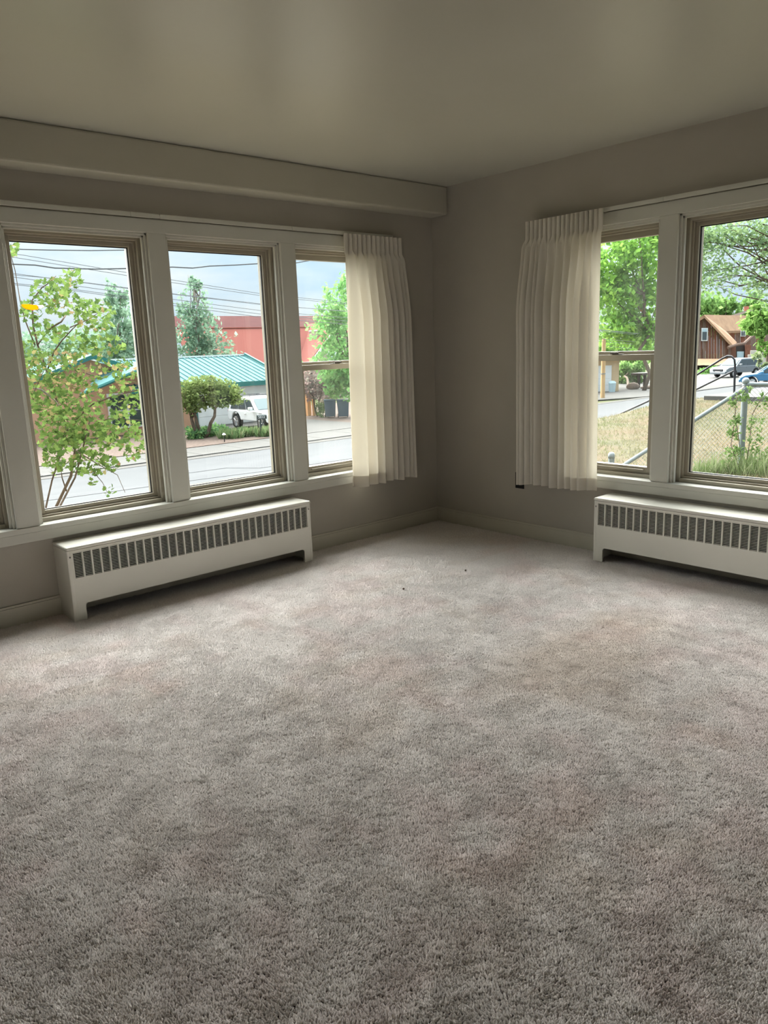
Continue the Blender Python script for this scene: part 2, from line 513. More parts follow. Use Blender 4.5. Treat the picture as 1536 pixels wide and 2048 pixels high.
def carpet_pile():
    dens = 42000
    x0, x1, y0, y1 = -4.75, -0.02, -4.4, -0.02
    sp = 1 / math.sqrt(dens)
    gx, gy = np.meshgrid(np.arange(x0, x1, sp), np.arange(y0, y1, sp))
    x = (gx + rng.uniform(-.5, .5, gx.shape) * sp).ravel(); y = (gy + rng.uniform(-.5, .5, gy.shape) * sp).ravel()
    d = np.stack([x, y, np.zeros_like(x)], 1) - CAM_C
    q = d @ CAM_F
    px = 768 + FPX * (d @ CAM_R) / np.maximum(q, .05); py = 1024 - FPX * (d @ CAM_U) / np.maximum(q, .05)
    keep = (q > 0.2) & (px > -260) & (px < 1800) & (py < 2330)
    keep &= ~((y > -0.19) & (x > -2.90) & (x < -1.38)) | (y > -0.19)
    x, y = x[keep], y[keep]; n = len(x)
    f1, f2, f3, f4 = lattice(64, 1), lattice(64, 2), lattice(64, 3), lattice(64, 4)
    lean_a = rng.uniform(0, 6.283, n)
    lean = 0.0030 * rng.random(n)
    lean_x = 0.0006 * (f1(x, y, 0.40) - .5) + 0.0028 * (f2(x, y, 0.06) - .5); lean_y = 0.0006 * (f3(x, y, 0.40) - .5) + 0.0028 * (f4(x, y, 0.06) - .5)
    h = 0.0085 + 0.0030 * rng.random(n) + 0.002 * (f4(x, y, 0.05) - .5) + 0.0055 * (f2(x, y, 0.013) - .5)
    r = 0.0036 + 0.0014 * rng.random(n)
    ph = rng.random(n) * 6.28
    v = np.zeros((n, 5, 3))
    for k in range(4):
        th = ph + k * math.pi / 2
        v[:, k, 0] = x + r * np.cos(th); v[:, k, 1] = y + r * np.sin(th); v[:, k, 2] = h * 0.25
    v[:, 4, 0] = x + lean_x + lean * np.cos(lean_a); v[:, 4, 1] = y + lean_y + lean * np.sin(lean_a); v[:, 4, 2] = h
    faces = np.array([[0, 1, 4], [1, 2, 4], [2, 3, 4], [3, 0, 4]])
    F = (faces[None] + (np.arange(n) * 5)[:, None, None]).reshape(-1, 3)
    me = bpy.data.meshes.new('carpet_pile')
    me.vertices.add(n * 5); me.vertices.foreach_set('co', v.ravel())
    me.loops.add(len(F) * 3); me.loops.foreach_set('vertex_index', F.ravel())
    me.polygons.add(len(F)); me.polygons.foreach_set('loop_start', np.arange(0, len(F) * 3, 3))
    me.polygons.foreach_set('use_smooth', np.ones(len(F), dtype=bool))
    me.update(calc_edges=True)
    # yarn colour: greige, with worn pinkish and brownish stains of their own shape
    base = np.array([0.70, 0.648, 0.618])
    c = np.repeat(base[None], n, 0) * (0.90 + 0.2 * rng.random(n))[:, None]
    st = np.clip((f3(x + 3, y, 0.45) * .55 + f1(x, y + 2, 0.12) * .45 - 0.50) * 4.2, 0, 1)[:, None]
    c = c * (1 - st) + c * np.array([1.0, 0.955, 0.96]) * st
    s2 = np.clip((f4(x + 5, y + 1, 0.40) * .6 + f2(x, y, 0.10) * .4 - 0.56) * 4.0, 0, 1)[:, None]
    c = c * (1 - s2) + c * np.array([0.96, 0.935, 0.91]) * s2
    bs = np.clip(1 - np.hypot((x + 1.45) / .75, (y + 2.35) / .38), 0, 1)[:, None]      # brown stain on the right
    bs = np.clip(bs * 1.6 * (0.5 + f1(x, y, .13))[:, None], 0, 1)
    c = c * (1 - bs) + c * np.array([0.90, 0.85, 0.80]) * bs
    ca = me.color_attributes.new('tint', 'FLOAT_COLOR', 'POINT')
    cc = np.ones((n, 5, 4)); cc[:, :, :3] = c[:, None]
    ca.data.foreach_set('color', cc.ravel())
    me.materials.append(M['carpet'])
    o = bpy.data.objects.new('carpet_pile', me); COL.objects.link(o); o.parent = floor
    tag(o, 'worn greige cut pile with pinkish and brown stains', kind='stuff')
carpet_pile()

# ---- radiator covers
def radiator(label, wall, a0, a1, side):
    """a0..a1 along the wall; side = +1 when a grows to the right seen from the room"""
    D, HT, arch = 0.203, 0.399, 0.0956
    root = empty('radiator_cover', wp(wall, (a0 + a1) / 2, 0, 0), label=label, cat='radiator')
    base = Vector(root.location)
    def fin(w, nm, m, bevel=0.0, seg=2, smooth=False):
        w.v = [tuple(Vector(p) - base) for p in w.v]
        return w.build(nm, m, root, bevel=bevel, seg=seg, smooth=smooth)
    th = 0.012
    g0, g1 = a0 + 0.0295, a1 - 0.0264
    NV = 31
    pitch = (g1 - g0) / NV
    zb, zt = 0.2367, 0.3708
    f = WB(wall); d0, d1 = -D, -D + th
    f.bx(a0, a1, d0, d1, zt, HT - 0.014)
    f.bx(a0, a1, d0, d1, arch, zb)
    f.bx(a0, g0, d0, d1, zb, zt); f.bx(g1, a1, d0, d1, zb, zt)
    for i in range(1, NV):
        a = g0 + i * pitch
        f.bx(a - 0.0042, a + 0.0042, d0, d1, zb, zt)
    f.bx(a0, a0 + 0.0637, d0, d1, 0.0, arch); f.bx(a1 - 0.0633, a1, d0, d1, 0.0, arch)
    for (e, s) in ((a0 + 0.0637, 1), (a1 - 0.0633, -1)):       # rounded corners of the arch
        pts = [wp(wall, e, d0, arch)]
        for k in range(7):
            t = math.pi / 2 * k / 6; rr = 0.018
            pts.append(wp(wall, e + s * (rr - rr * math.sin(t)), d0, arch - (rr - rr * math.cos(t))))
        f.prism(pts, Vector(wp(wall, 0, th, 0)))
    fin(f, 'front_panel', M['rad'])
    for (s0, s1) in ((a0, a0 + 0.010), (a1 - 0.010, a1)):
        w = WB(wall); w.bx(s0, s1, -D + th, -0.001, 0.0, HT - 0.014); fin(w, 'side_panel', M['rad'])
    # folded edge rounding between front and side
    for e in (a0, a1):
        w = WB(wall)
        s = 1 if e == a0 else -1
        w.bx(e - s * 0.002, e + s * 0.02, -D - 0.0015, -D + 0.018, 0.0, HT - 0.014)
        fin(w, 'corner_fold', M['rad'], bevel=0.008, seg=4)
    w = WB(wall); w.bx(a0 - 0.004, a1 + 0.004, -D - 0.006, -0.001, HT - 0.0125, HT + 0.006)
    fin(w, 'top', M['rad'], bevel=0.008, seg=4)
    # louvred grilles, one per slot column
    w = WB(wall); hw = pitch / 2 - 0.0040
    NR = 16; rp = (zt - zb) / NR
    for k in range(NR):
        z = zb + (k + 0.5) * rp
        w.bx(-hw, hw, -0.009, -0.003, z - 0.0009, z + 0.0009)
    first = None
    for i in range(NV):
        a = g0 + (i + 0.5) * pitch
        loc = Vector(wp(wall, a, -D + 0.012, 0)) - base
        if first is None:
            first = w.build('vent_grille', M['rad'], root); first.location = loc
        else:
            share(first, 'vent_grille', root, loc)
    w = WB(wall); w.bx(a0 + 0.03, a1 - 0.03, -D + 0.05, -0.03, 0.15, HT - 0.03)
    fin(w, 'dark_backing_box', M['rad_dark'])  # box added inside so the slots look black
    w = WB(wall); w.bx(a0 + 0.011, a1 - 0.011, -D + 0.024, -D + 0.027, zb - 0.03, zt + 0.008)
    fin(w, 'slot_backing', M['rad_dark'])  # black sheet added behind the slots, shade as colour
    for a in (a0 + 0.013, a1 - 0.012):
        w = MB(); c = Vector(wp(wall, a, -D - 0.0015, 0.352)) - base
        prof = [(0.0048, 0.003), (0.0048, 0.0), (0.003, -0.0025), (0.0005, -0.003)]
        w.lathe(prof, c, 10, 'y' if wall == 'A' else 'x')
        w.build('screw', M['screw'], root, smooth=True)
    return root
radiator('long cream radiator cover under the left-hand windows, both ends in view', 'A', -2.911, -1.3726, 1)
radiator('cream radiator cover under the right-hand windows, its far end cut off by the frame', 'B', -1.5432 - 1.5385, -1.5432, -1)

# ---- curtain rods: flat white traverse track above the casing
def curtain_rod(label, wall, a0, a1, joints):
    root = empty('curtain_rod', wp(wall, (a0 + a1) / 2, 0, 2.075), label=label, cat='curtain rod', group='white curtain tracks above the windows')
    base = Vector(root.location)
    cuts = [a0] + joints + [a1]
    for i in range(len(cuts) - 1):
        w = WB(wall)
        w.bx(cuts[i] + 0.001, cuts[i + 1] - 0.001, -0.052, -0.046, 2.076, 2.098)
        w.bx(cuts[i] + 0.001, cuts[i + 1] - 0.001, -0.050, -0.022, 2.094, 2.100)
        w.v = [tuple(Vector(p) - base) for p in w.v]
        w.build('track', M['rod'], root, bevel=0.0015)
    for a in [a0 + 0.02] + joints + [a1 - 0.02]:
        w = WB(wall); w.bx(a - 0.008, a + 0.008, -0.05, 0.0, 2.082, 2.094)
        w.v = [tuple(Vector(p) - base) for p in w.v]
        w.build('bracket', M['rod'], root)
    return root
curtain_rod('white curtain track above the left-hand windows, under the beam', 'A', -3.9, -0.43, [-2.314, -2.149, -1.276])
curtain_rod('white curtain track above the right-hand windows', 'B', -3.55, -0.93, [-1.838])

# ---- curtains
def curtain(label, wall, e0t, e1t, e0b, e1b, zt, zb, nf, seed, flat0=0.0, flat1=0.0):
    """pleated panel; e0 = edge with the lower a"""
    R = np.random.default_rng(seed)
    root = empty('curtain', wp(wall, (e0b + e1b) / 2, -0.075, zb), label=label, cat='curtain', group='cream pleated curtains')
    base = np.array(root.location)
    NC, NR_ = 420, 64
    s = np.linspace(0, 1, NC)
    wd = R.uniform(0.45, 1.6, nf); wd /= wd.sum(); cum = np.concatenate([[0], np.cumsum(wd)])
    phase = np.interp(s, cum, np.arange(nf + 1)) * 2 * math.pi
    amp = np.interp(s, (cum[:-1] + cum[1:]) / 2, R.uniform(0.55, 1.0, nf))
    amp2 = np.interp(s, np.linspace(0, 1, 12), R.uniform(-1, 1, 12))
    flat = np.ones(NC)
    if flat0 > 0: flat *= np.clip(s / flat0, 0.12, 1)
    if flat1 > 0: flat *= np.clip((1 - s) / flat1, 0.12, 1)
    npl = int(nf * 1.45)
    pl = np.cumsum(R.uniform(.6, 1.4, NC) / NC); pl = (pl - pl[0]) / (pl[-1] - pl[0])
    pleat = np.abs(np.sin(pl * npl * math.pi)) ** 0.4
    V = np.zeros((NR_, NC, 3))
    for j in range(NR_):
        t = j / (NR_ - 1)
        tt = t ** 0.9
        z = zt + (zb - zt) * t
        head = np.clip((0.085 - t) / 0.02, 0, 1)        # stiff pleated heading
        grow = np.clip((t - 0.05) / 0.30, 0, 1); grow = grow * grow * (3 - 2 * grow)
        fold = np.sin(phase + 0.5 * amp2 * t) + 0.28 * np.sin(2 * phase + 1.2)
        d = -0.094 + flat * (0.013 + 0.036 * grow) * amp * fold * (1 - head)
        d += head * (-0.040 * pleat + 0.040) * np.clip(flat * 1.5, 0.2, 1)
        a = (e0t + (e1t - e0t) * s) * (1 - tt) + (e0b + (e1b - e0b) * s) * tt
        a = a + flat * (0.005 + 0.019 * grow) * amp * np.cos(phase + 0.5 * amp2 * t + 0.6) * (1 - head)
        a += 0.006 * amp2 * np.sin(3.0 * t + amp2) * (1 - head)
        zz = z + (0.010 * amp2 * t) + head * 0.0
        d = np.minimum(d, -0.036)
        if wall == 'A': V[j, :, 0], V[j, :, 1] = a, d
        else: V[j, :, 0], V[j, :, 1] = d, a
        V[j, :, 2] = zz
    def sheet(rows, nm, m, off):
        W = V[rows].copy()
        if wall == 'A': W[:, :, 1] += off
        else: W[:, :, 0] += off
        W -= base
        k = len(rows)
        idx = np.arange(k * NC).reshape(k, NC)
        F = np.stack([idx[:-1, :-1], idx[:-1, 1:], idx[1:, 1:], idx[1:, :-1]], -1).reshape(-1, 4)
        me = bpy.data.meshes.new(nm); me.from_pydata(W.reshape(-1, 3).tolist(), [], F.tolist())
        me.materials.append(m); me.polygons.foreach_set('use_smooth', [True] * len(F))
        o = bpy.data.objects.new(nm, me); COL.objects.link(o); o.parent = root
        return o
    sheet(list(range(NR_)), 'panel', M['curtain'], 0.0)
    sheet(list(range(NR_ - 4, NR_)), 'hem', M['hem'], 0.0035)
    sheet(list(range(0, 6)), 'heading', M['hem'], 0.0035)
    return root
curtain('cream pleated curtain drawn aside at the right end of the left-hand windows', 'A', -0.895, -0.378, -0.918, -0.350, 2.080, 0.415, 9, 5, flat0=0.10)
curtain('cream pleated curtain hanging over the double-hung window of the right-hand wall', 'B', -1.482, -0.914, -1.484, -0.905, 2.092, 0.415, 12, 9, flat0=0.14)

# ---- black outlet plate half hidden by the curtain
op_ = empty('outlet_plate', (0, -0.812, 0.405), label='black outlet cover on the right wall, half hidden by the curtain hem', cat='outlet')
MB().box(-0.007, 0, -0.037, 0.037, -0.056, 0.056).build('cover', M['black_plastic'], op_, bevel=0.002)
for z in (-0.02, 0.02):
    MB().box(-0.010, -0.006, -0.016, 0.016, z - 0.014, z + 0.014).build('socket', M['black_plastic'], op_, bevel=0.003)


# ================================================================== OUTDOORS
ZG = -2.5                      # street level, 2.5 m below the room's floor
M['leaf'] = leaf_mat('leaf', 0.42)
M['bark'] = mat('grey_brown_bark', (0.16, 0.12, 0.09), (0.09, 0.065, 0.05), 18, rough=0.9, spec=0.1, bump=0.3, bscale=30, stretch=(1, 1, .25))
M['bark_pale'] = mat('pale_grey_bark', (0.30, 0.26, 0.22), (0.20, 0.17, 0.15), 14, rough=0.9, spec=0.1)
M['asphalt'] = mat('worn_pale_asphalt', (0.098, 0.10, 0.103), (0.088, 0.09, 0.093), 1.2, rough=0.9, spec=0.1, c3=(0.08, 0.082, 0.085), scale3=0.15, stretch=(.3, 1, 1))
M['tar'] = mat('tar_crack_seal', (0.055, 0.055, 0.057), rough=0.8)
M['concrete'] = mat('pale_concrete', (0.112, 0.108, 0.101), (0.10, 0.096, 0.09), 2.5, rough=0.9, spec=0.1)
M['gutter'] = mat('gutter_concrete', (0.10, 0.094, 0.086), (0.09, 0.085, 0.079), 2.5, rough=0.9, spec=0.1)
M['gravel'] = mat('pink_gravel', (0.16, 0.122, 0.10), (0.10, 0.075, 0.065), 9, rough=0.95, spec=0.05, bump=0.6, bscale=12)
M['dirt'] = mat('dry_earth', (0.16, 0.125, 0.08), (0.11, 0.095, 0.05), 0.9, rough=0.95, spec=0.05)
M['field'] = mat('dull_green_ground', (0.07, 0.09, 0.04), (0.10, 0.10, 0.05), 0.3, rough=0.95, spec=0.05)
M['lawn'] = mat('dry_lawn_soil', (0.105, 0.09, 0.055), (0.075, 0.07, 0.04), 2.2, rough=0.95, spec=0.05, bump=0.4, bscale=14, c3=(0.115, 0.08, 0.05), scale3=0.7)
M['terra'] = mat('terracotta_stucco', (0.62, 0.37, 0.25), (0.57, 0.335, 0.22), 1.5, rough=0.9, spec=0.1)
M['teal_roof'] = mat('teal_metal_roof', (0.125, 0.25, 0.25), (0.115, 0.235, 0.235), 0.8, rough=0.85, spec=0.08)
M['teal_dark'] = mat('dark_teal_fascia', (0.04, 0.17, 0.155), rough=0.6, spec=0.2)
M['white_paint'] = mat('white_paint', (0.80, 0.80, 0.79), (0.77, 0.77, 0.76), 2, rough=0.5)
M['red_roof'] = mat('red_metal_roof', (0.31, 0.108, 0.088), (0.285, 0.098, 0.08), 0.5, rough=0.8, spec=0.08, stretch=(1, .2, .2))
M['red_dark'] = mat('darkened_red_roof', (0.085, 0.032, 0.03), (0.07, 0.027, 0.026), 1.2, rough=0.9, spec=0.03)  # upper plane of the metal roof, red darkened to offset the sun on it
M['taupe_wall'] = mat('taupe_stucco', (0.42, 0.34, 0.29), (0.38, 0.31, 0.27), 1.5, rough=0.9)
M['car_white'] = mat('white_car_paint', (0.85, 0.86, 0.87), rough=0.25, spec=0.5, coat=0.6)
M['car_silver'] = mat('silver_car_paint', (0.17, 0.195, 0.22), rough=0.25, spec=0.6, metal=0.25, coat=0.6)
M['car_blue'] = mat('blue_car_paint', (0.05, 0.22, 0.42), rough=0.25, spec=0.6, coat=0.6)
M['car_glass'] = mat('dark_car_glass', (0.05, 0.065, 0.07), rough=0.12, spec=0.5)
M['windshield'] = mat('sky_tinted_windshield', (0.035, 0.085, 0.095), rough=0.3, spec=0.2)  # reflected sky put into the base colour
M['tyre'] = mat('black_tyre_rubber', (0.03, 0.03, 0.03), (0.022, 0.022, 0.022), 20, rough=0.8)
M['rim'] = mat('alloy_rim', (0.5, 0.5, 0.5), rough=0.35, metal=0.7)
M['trim_black'] = mat('black_car_trim', (0.03, 0.03, 0.035), rough=0.5)
M['lamp_clear'] = mat('clear_lamp_lens', (0.75, 0.75, 0.75), rough=0.1, spec=0.8)
M['lamp_red'] = mat('red_tail_lens', (0.5, 0.03, 0.02), rough=0.15, spec=0.8)
M['mailbox'] = mat('slate_mailbox_metal', (0.055, 0.075, 0.075), (0.045, 0.06, 0.06), 8, rough=0.5)
M['digits'] = mat('white_sticker_digits', (0.85, 0.86, 0.85), rough=0.6)
M['wire'] = mat('grey_cable_sheath', (0.13, 0.14, 0.15), rough=0.7)
M['wood_post'] = mat('yellow_pine_wood', (0.62, 0.40, 0.20), (0.50, 0.31, 0.15), 6, rough=0.8, stretch=(1, 1, .15))
M['tan_wall'] = mat('tan_stucco', (0.60, 0.44, 0.27), (0.55, 0.40, 0.24), 1.5, rough=0.9)
M['pale_blue'] = mat('pale_blue_plastic', (0.42, 0.55, 0.60), rough=0.5)
M['bin_dark'] = mat('dark_blue_plastic', (0.06, 0.10, 0.13), (0.05, 0.085, 0.11), 5, rough=0.6)
M['galv'] = mat('galvanized_steel', (0.23, 0.26, 0.265), (0.19, 0.215, 0.22), 9, rough=0.45, metal=0.25)
M['black_steel'] = mat('black_painted_steel', (0.02, 0.02, 0.025), rough=0.45)
M['sidings'] = [mat('brown_board_siding_%s' % k, c, tuple(v * .72 for v in c), 3, rough=0.85, spec=0.1, stretch=(6, 6, .4))
                for k, c in (('mid', (0.20, 0.105, 0.075)), ('red', (0.26, 0.115, 0.075)), ('grey', (0.22, 0.15, 0.12)))]
M['shake'] = mat('orange_shake_roof', (0.40, 0.245, 0.145), (0.31, 0.185, 0.11), 1.3, rough=0.85, c3=(0.36, 0.20, 0.135), scale3=0.35)
M['shadow_wood'] = mat('dark_wood_and_shade', (0.05, 0.04, 0.035), rough=0.8)  # dark timber; also painted shade under the skirt roof and at the entry
M['brick'] = mat('red_chimney_brick', (0.42, 0.16, 0.11), (0.34, 0.13, 0.09), 6, rough=0.9)
M['pale_wall'] = mat('pale_retaining_block', (0.52, 0.47, 0.40), (0.46, 0.42, 0.36), 2, rough=0.9)
M['boulder'] = mat('brown_boulder', (0.20, 0.14, 0.11), (0.14, 0.10, 0.085), 4, rough=0.9)
M['film_white'] = cloth_mat('white_film', (0.9, 0.88, 0.85), 0.7)
M['sticker'] = cloth_mat('orange_film', (0.95, 0.45, 0.04), 0.75)

# ---- ground, street
def G(x, y):
    """height of the sloping yard around the house"""
    if x > 0:
        crest = -0.27 + 0.16 * math.exp(-((x - 13.2) / 2.0) ** 2)
        top = crest if y < 4.4 else None
        if top is not None:
            return crest + 0.012 * math.sin(x * 2.1 + y) + 0.015 * math.sin(y * 1.7 - x * .6)
        t = min(1, (y - 4.4) / 6.6); t = t * t * (3 - 2 * t)
        return crest + (ZG - crest) * t
    t = min(1, max(0, (y - 0.5) / 9)); t = t * t * (3 - 2 * t)
    return -0.55 + (ZG + 0.55) * t

def terrain(name, xs, ys, m):
    mb = MB(); nx, ny = len(xs), len(ys)
    mb.v = [(x, y, G(x, y)) for y in ys for x in xs]
    mb.f = [(j * nx + i, j * nx + i + 1, (j + 1) * nx + i + 1, (j + 1) * nx + i) for j in range(ny - 1) for i in range(nx - 1)]
    o = mb.build(name, m, smooth=True, fix=False)
    return tag(o, kind='structure')

terrain('lawn', list(np.linspace(T + .02, 14, 36)) + list(np.linspace(15, 46, 24)), list(np.linspace(-14, 4.2, 26)) + list(np.linspace(4.5, 11.3, 18)), M['lawn'])
terrain('side_yard', list(np.linspace(-30, T + .02, 20)), list(np.linspace(T + .02, 11.3, 22)), M['dirt'])
tag(MB().box(-120, 160, 14.4, 260, ZG - 0.3, ZG - 0.05).build('ground', M['field']), kind='structure')
tag(MB().box(46, 160, -60, 14.4, ZG - 0.3, ZG - 0.05).build('ground', M['field']), kind='structure')
street = tag(MB().box(-60, 130, 11.2, 22.0, ZG - 0.1, ZG).build('street', M['asphalt']), kind='structure')
for pts in ([(2.5, 17.9), (5.5, 17.6), (6.9, 17.5), (9.7, 17.1), (14, 16.9), (20, 16.8)], [(7.0, 19.6), (7.6, 19.0), (8.9, 18.9), (9.6, 17.9), (11.2, 17.6)],
            [(-12, 18.1), (-4, 18.0), (2.5, 17.9)]):
    MB().tube([(x, y, ZG - 0.008) for x, y in pts], 0.020, 5).build('tar_seam', M['tar'], street)
tag(MB().box(-60, 44, 22.0, 22.55, ZG - 0.1, ZG + 0.012).build('gutter', M['gutter']), kind='structure')
walk = empty('sidewalk', (0, 0, ZG), kind='structure')
first = None
for i in range(22):                         # concrete flags of the pavement
    x = -8 + i * 2.0
    if first is None:
        first = MB().box(0.012, 1.988, 22.57, 25.0, -0.08, 0.045).build('paving_slab', M['concrete'], walk, bevel=0.01); first.location.x = x
    else: share(first, 'paving_slab', walk, (x, 0, 0))
drive = tag(MB().box(14.7, 21.2, 25.0, 33.4, ZG - 0.1, ZG + 0.06).build('driveway', M['concrete']), kind='structure')
tag(MB().box(-8, 14.7, 25.0, 33.4, ZG - 0.1, ZG + 0.07).build('gravel_bed', M['gravel']), kind='structure')
tag(MB().box(21.2, 36, 25.0, 40, ZG - 0.1, ZG + 0.05).build('earth_bank', M['gravel']), kind='structure')
# right-hand side: the street widens into pale driveways
mb = MB(); mb.prism([(36, 25.0, ZG), (44, 22.0, ZG), (130, 22.0, ZG), (130, 14.4, ZG + 0.001), (130, 40, ZG), (60, 40, ZG), (40, 30, ZG)], (0, 0, 0.045))
tag(mb.build('forecourt', M['concrete']), kind='structure')
tag(MB().box(46, 110, -20, 14.4, ZG - 0.1, ZG + 0.02).build('upper_road', M['asphalt']), kind='structure')


# ---- foliage
def add_leaves(pos, size, cols, seed, flat=0.0, asp=1.7):
    """numpy arrays -> vertices, faces, colours of diamond leaves"""
    R = np.random.default_rng(seed); n = len(pos)
    d = R.normal(size=(n, 3)); d[:, 2] *= (1 - flat); d /= np.linalg.norm(d, axis=1)[:, None] + 1e-9
    e = R.normal(size=(n, 3)); e -= d * (e * d).sum(1)[:, None]; e /= np.linalg.norm(e, axis=1)[:, None] + 1e-9
    s = size * R.uniform(.6, 1.35, n)[:, None]
    v = np.stack([pos - d * s * asp / 2, pos + e * s / 2, pos + d * s * asp / 2, pos - e * s / 2], 1)
    cols = np.array(cols); c = cols[R.integers(0, len(cols), n)] * R.uniform(.75, 1.25, n)[:, None]
    return v, c

def leaf_mesh(name, v, c, m):
    n, k = v.shape[:2]
    F = np.arange(n * k)
    me = bpy.data.meshes.new(name)
    me.vertices.add(n * k); me.vertices.foreach_set('co', v.ravel())
    me.loops.add(n * k); me.loops.foreach_set('vertex_index', F)
    me.polygons.add(n); me.polygons.foreach_set('loop_start', np.arange(0, n * k, k))
    me.update(calc_edges=True)
    ca = me.color_attributes.new('tint', 'FLOAT_COLOR', 'POINT')
    cc = np.ones((n, k, 4)); cc[:, :, :3] = np.clip(c, 0, 1)[:, None]
    ca.data.foreach_set('color', cc.ravel())
    me.materials.append(m)
    return me

def foliage(parent, blobs, size, cols, seed, flat=0.0, clump=0.35, name='foliage', asp=1.7):
    """blobs: (centre, (rx,ry,rz), count) in the thing's own space"""
    R = np.random.default_rng(seed); P = []
    for (c, r, n) in blobs:
        k = max(4, n // 14)
        cc = R.normal(size=(k, 3)); cc /= np.linalg.norm(cc, axis=1)[:, None]
        cc *= (R.random(k) ** 0.45)[:, None]
        q = cc[R.integers(0, k, n)] + R.normal(size=(n, 3)) * clump * .45
        P.append(np.array(c) + q * np.array(r))
    P = np.concatenate(P)
    v, col = add_leaves(P, size, cols, seed + 1, flat, asp)
    o = bpy.data.objects.new(name, leaf_mesh(name, v, col, M['leaf']))
    COL.objects.link(o); o.parent = parent
    return tag(o, kind='stuff')

def bough(p0, p1, sag=0.1, n=5, seed=0):
    R = random.Random(seed); p0, p1 = Vector(p0), Vector(p1); L = (p1 - p0).length
    out = []
    for i in range(n + 1):
        t = i / n; p = p0.lerp(p1, t)
        if 0 < i < n: p += Vector((R.uniform(-1, 1), R.uniform(-1, 1), R.uniform(-1, 1))) * L * 0.05
        p.z += sag * L * math.sin(math.pi * t)
        out.append(p)
    return out

def tree(name, label, cat, base, blobs, size, cols, seed, trunk=0.15, trunk_top=None, nb=9, bark='bark', group=None, flat=0.0, clump=0.35, multi=1):
    """blobs are in world space; the thing's empty stands at its foot"""
    base = Vector(base)
    root = empty(name, base, label=label, cat=cat, group=group)
    lb = [(tuple(Vector(c) - base), r, n) for (c, r, n) in blobs]
    foliage(root, lb, size, cols, seed, flat, clump)
    R = random.Random(seed)
    top = Vector(trunk_top) - base if trunk_top is not None else Vector(lb[0][0])
    for k in range(multi):
        mb = MB()
        off = Vector((R.uniform(-.25, .25), R.uniform(-.25, .25), 0)) * (multi > 1)
        tp = top + off * 4
        pth = bough(off * .4, tp, 0.02, 6, seed + k)
        mb.tube(pth, [trunk * (1 - .6 * i / 6) for i in range(7)], 8)
        mb.build('trunk', M[bark], root, smooth=True)
    mb = MB()
    for k in range(nb):
        c, r, n = lb[R.randrange(len(lb))]
        tgt = Vector(c) + Vector((R.uniform(-.8, .8) * r[0], R.uniform(-.8, .8) * r[1], R.uniform(-.6, .8) * r[2]))
        s = pth[R.randrange(3, 7)]
        mb.tube(bough(s, tgt, 0.06, 4, seed * 31 + k), [trunk * .38 * (1 - .2 * i) for i in range(5)], 5)
    if nb: tag(mb.build('branches', M[bark], root, smooth=True), kind='stuff')
    return root

def blob(px, py, q, rx, ry, n, rd=None):
    """a leaf mass seen at a place; its radii are real sizes at that distance"""
    k = q / FPX
    return (tuple(at(px, py, q)), (rx * k, (rd or rx) * k, ry * k), n)

GREEN = [(0.15, 0.27, 0.08), (0.19, 0.32, 0.10), (0.12, 0.22, 0.07), (0.23, 0.36, 0.12)]
COOL = [(0.19, 0.30, 0.20), (0.23, 0.34, 0.24), (0.17, 0.26, 0.19), (0.27, 0.38, 0.27)]  # leaf greens paled to carry the distance haze
LIME = [(0.24, 0.44, 0.08), (0.30, 0.50, 0.10), (0.20, 0.38, 0.08), (0.17, 0.32, 0.08)]
OLIVE = [(0.17, 0.22, 0.075), (0.21, 0.26, 0.10), (0.13, 0.18, 0.06)]

# trees across the street
b = on_y(400, 846, 44.4); b.z = ZG
tree('aspen_tree', 'tall pointed green tree rising behind the teal garage roof', 'tree', b,
     [((22.1, 44.4, 5.95), (.55, .55, 1.0), 150), ((21.9, 44.4, 4.55), (1.15, 1.0, 1.4), 420), ((22.1, 44.4, 3.0), (1.75, 1.3, 1.4), 800), ((22.2, 44.4, 1.4), (2.6, 1.5, 1.5), 1400), ((22.8, 44.4, 0.4), (3.0, 1.5, 1.2), 1300)],
     0.18, COOL, 21, 0.16, (22.0, 44.4, 5.7), 10, 'bark_pale')
b = on_y(258, 848, 50.0); b.z = ZG
tree('poplar_tree', 'grey-green leafy tree left of the garage, behind the house', 'tree', b,
     [((19.0, 50, 5.0), (1.0, 1.0, 1.6), 400), ((19.2, 50, 3.0), (2.0, 1.6, 1.8), 900), ((18.5, 50, 1.0), (2.8, 1.8, 1.8), 1200)], 0.22, COOL, 22, 0.2, (19, 50, 4), 8, 'bark_pale')
for i, (px, r, sd, lab) in enumerate([(190, 2.6, 23, 'distant rounded tree just left of the poplar behind the house'), (140, 2.4, 24, 'distant tree between the shrub branches behind the house'), (70, 2.8, 25, 'leftmost distant tree behind the house')]):
    yd = 68.0 + 7.0 * i
    c = on_y(px, 690, yd)
    tree('distant_tree', lab, 'tree', (c.x, yd, ZG), [(tuple(c), (r, r, 1.7), 800), ((c.x + .5, yd, c.z - 1.6), (r * 1.1, r, 1.5), 700)], 0.25, COOL, sd, 0.18, None, 4, group='trees behind the teal-roofed house')
b = on_z(392, 872, ZG)
tree('crabapple_tree', 'low spreading yellow-green tree in front of the white garage door', 'tree', (12.9, 28.0, ZG),
     [((12.4, 28, -0.45), (.8, .9, .75), 900), ((13.3, 28, -0.1), (.9, .9, .55), 900), ((14.2, 28, -0.35), (.9, .8, .5), 900), ((14.6, 27.9, -0.62), (.6, .6, .30), 400), ((13.6, 28, -0.8), (1.7, .9, .35), 1100)],
     0.10, OLIVE, 26, 0.10, (13.3, 28, -0.6), 14, multi=3, flat=0.2)
b = (23.6, 29.4, ZG)
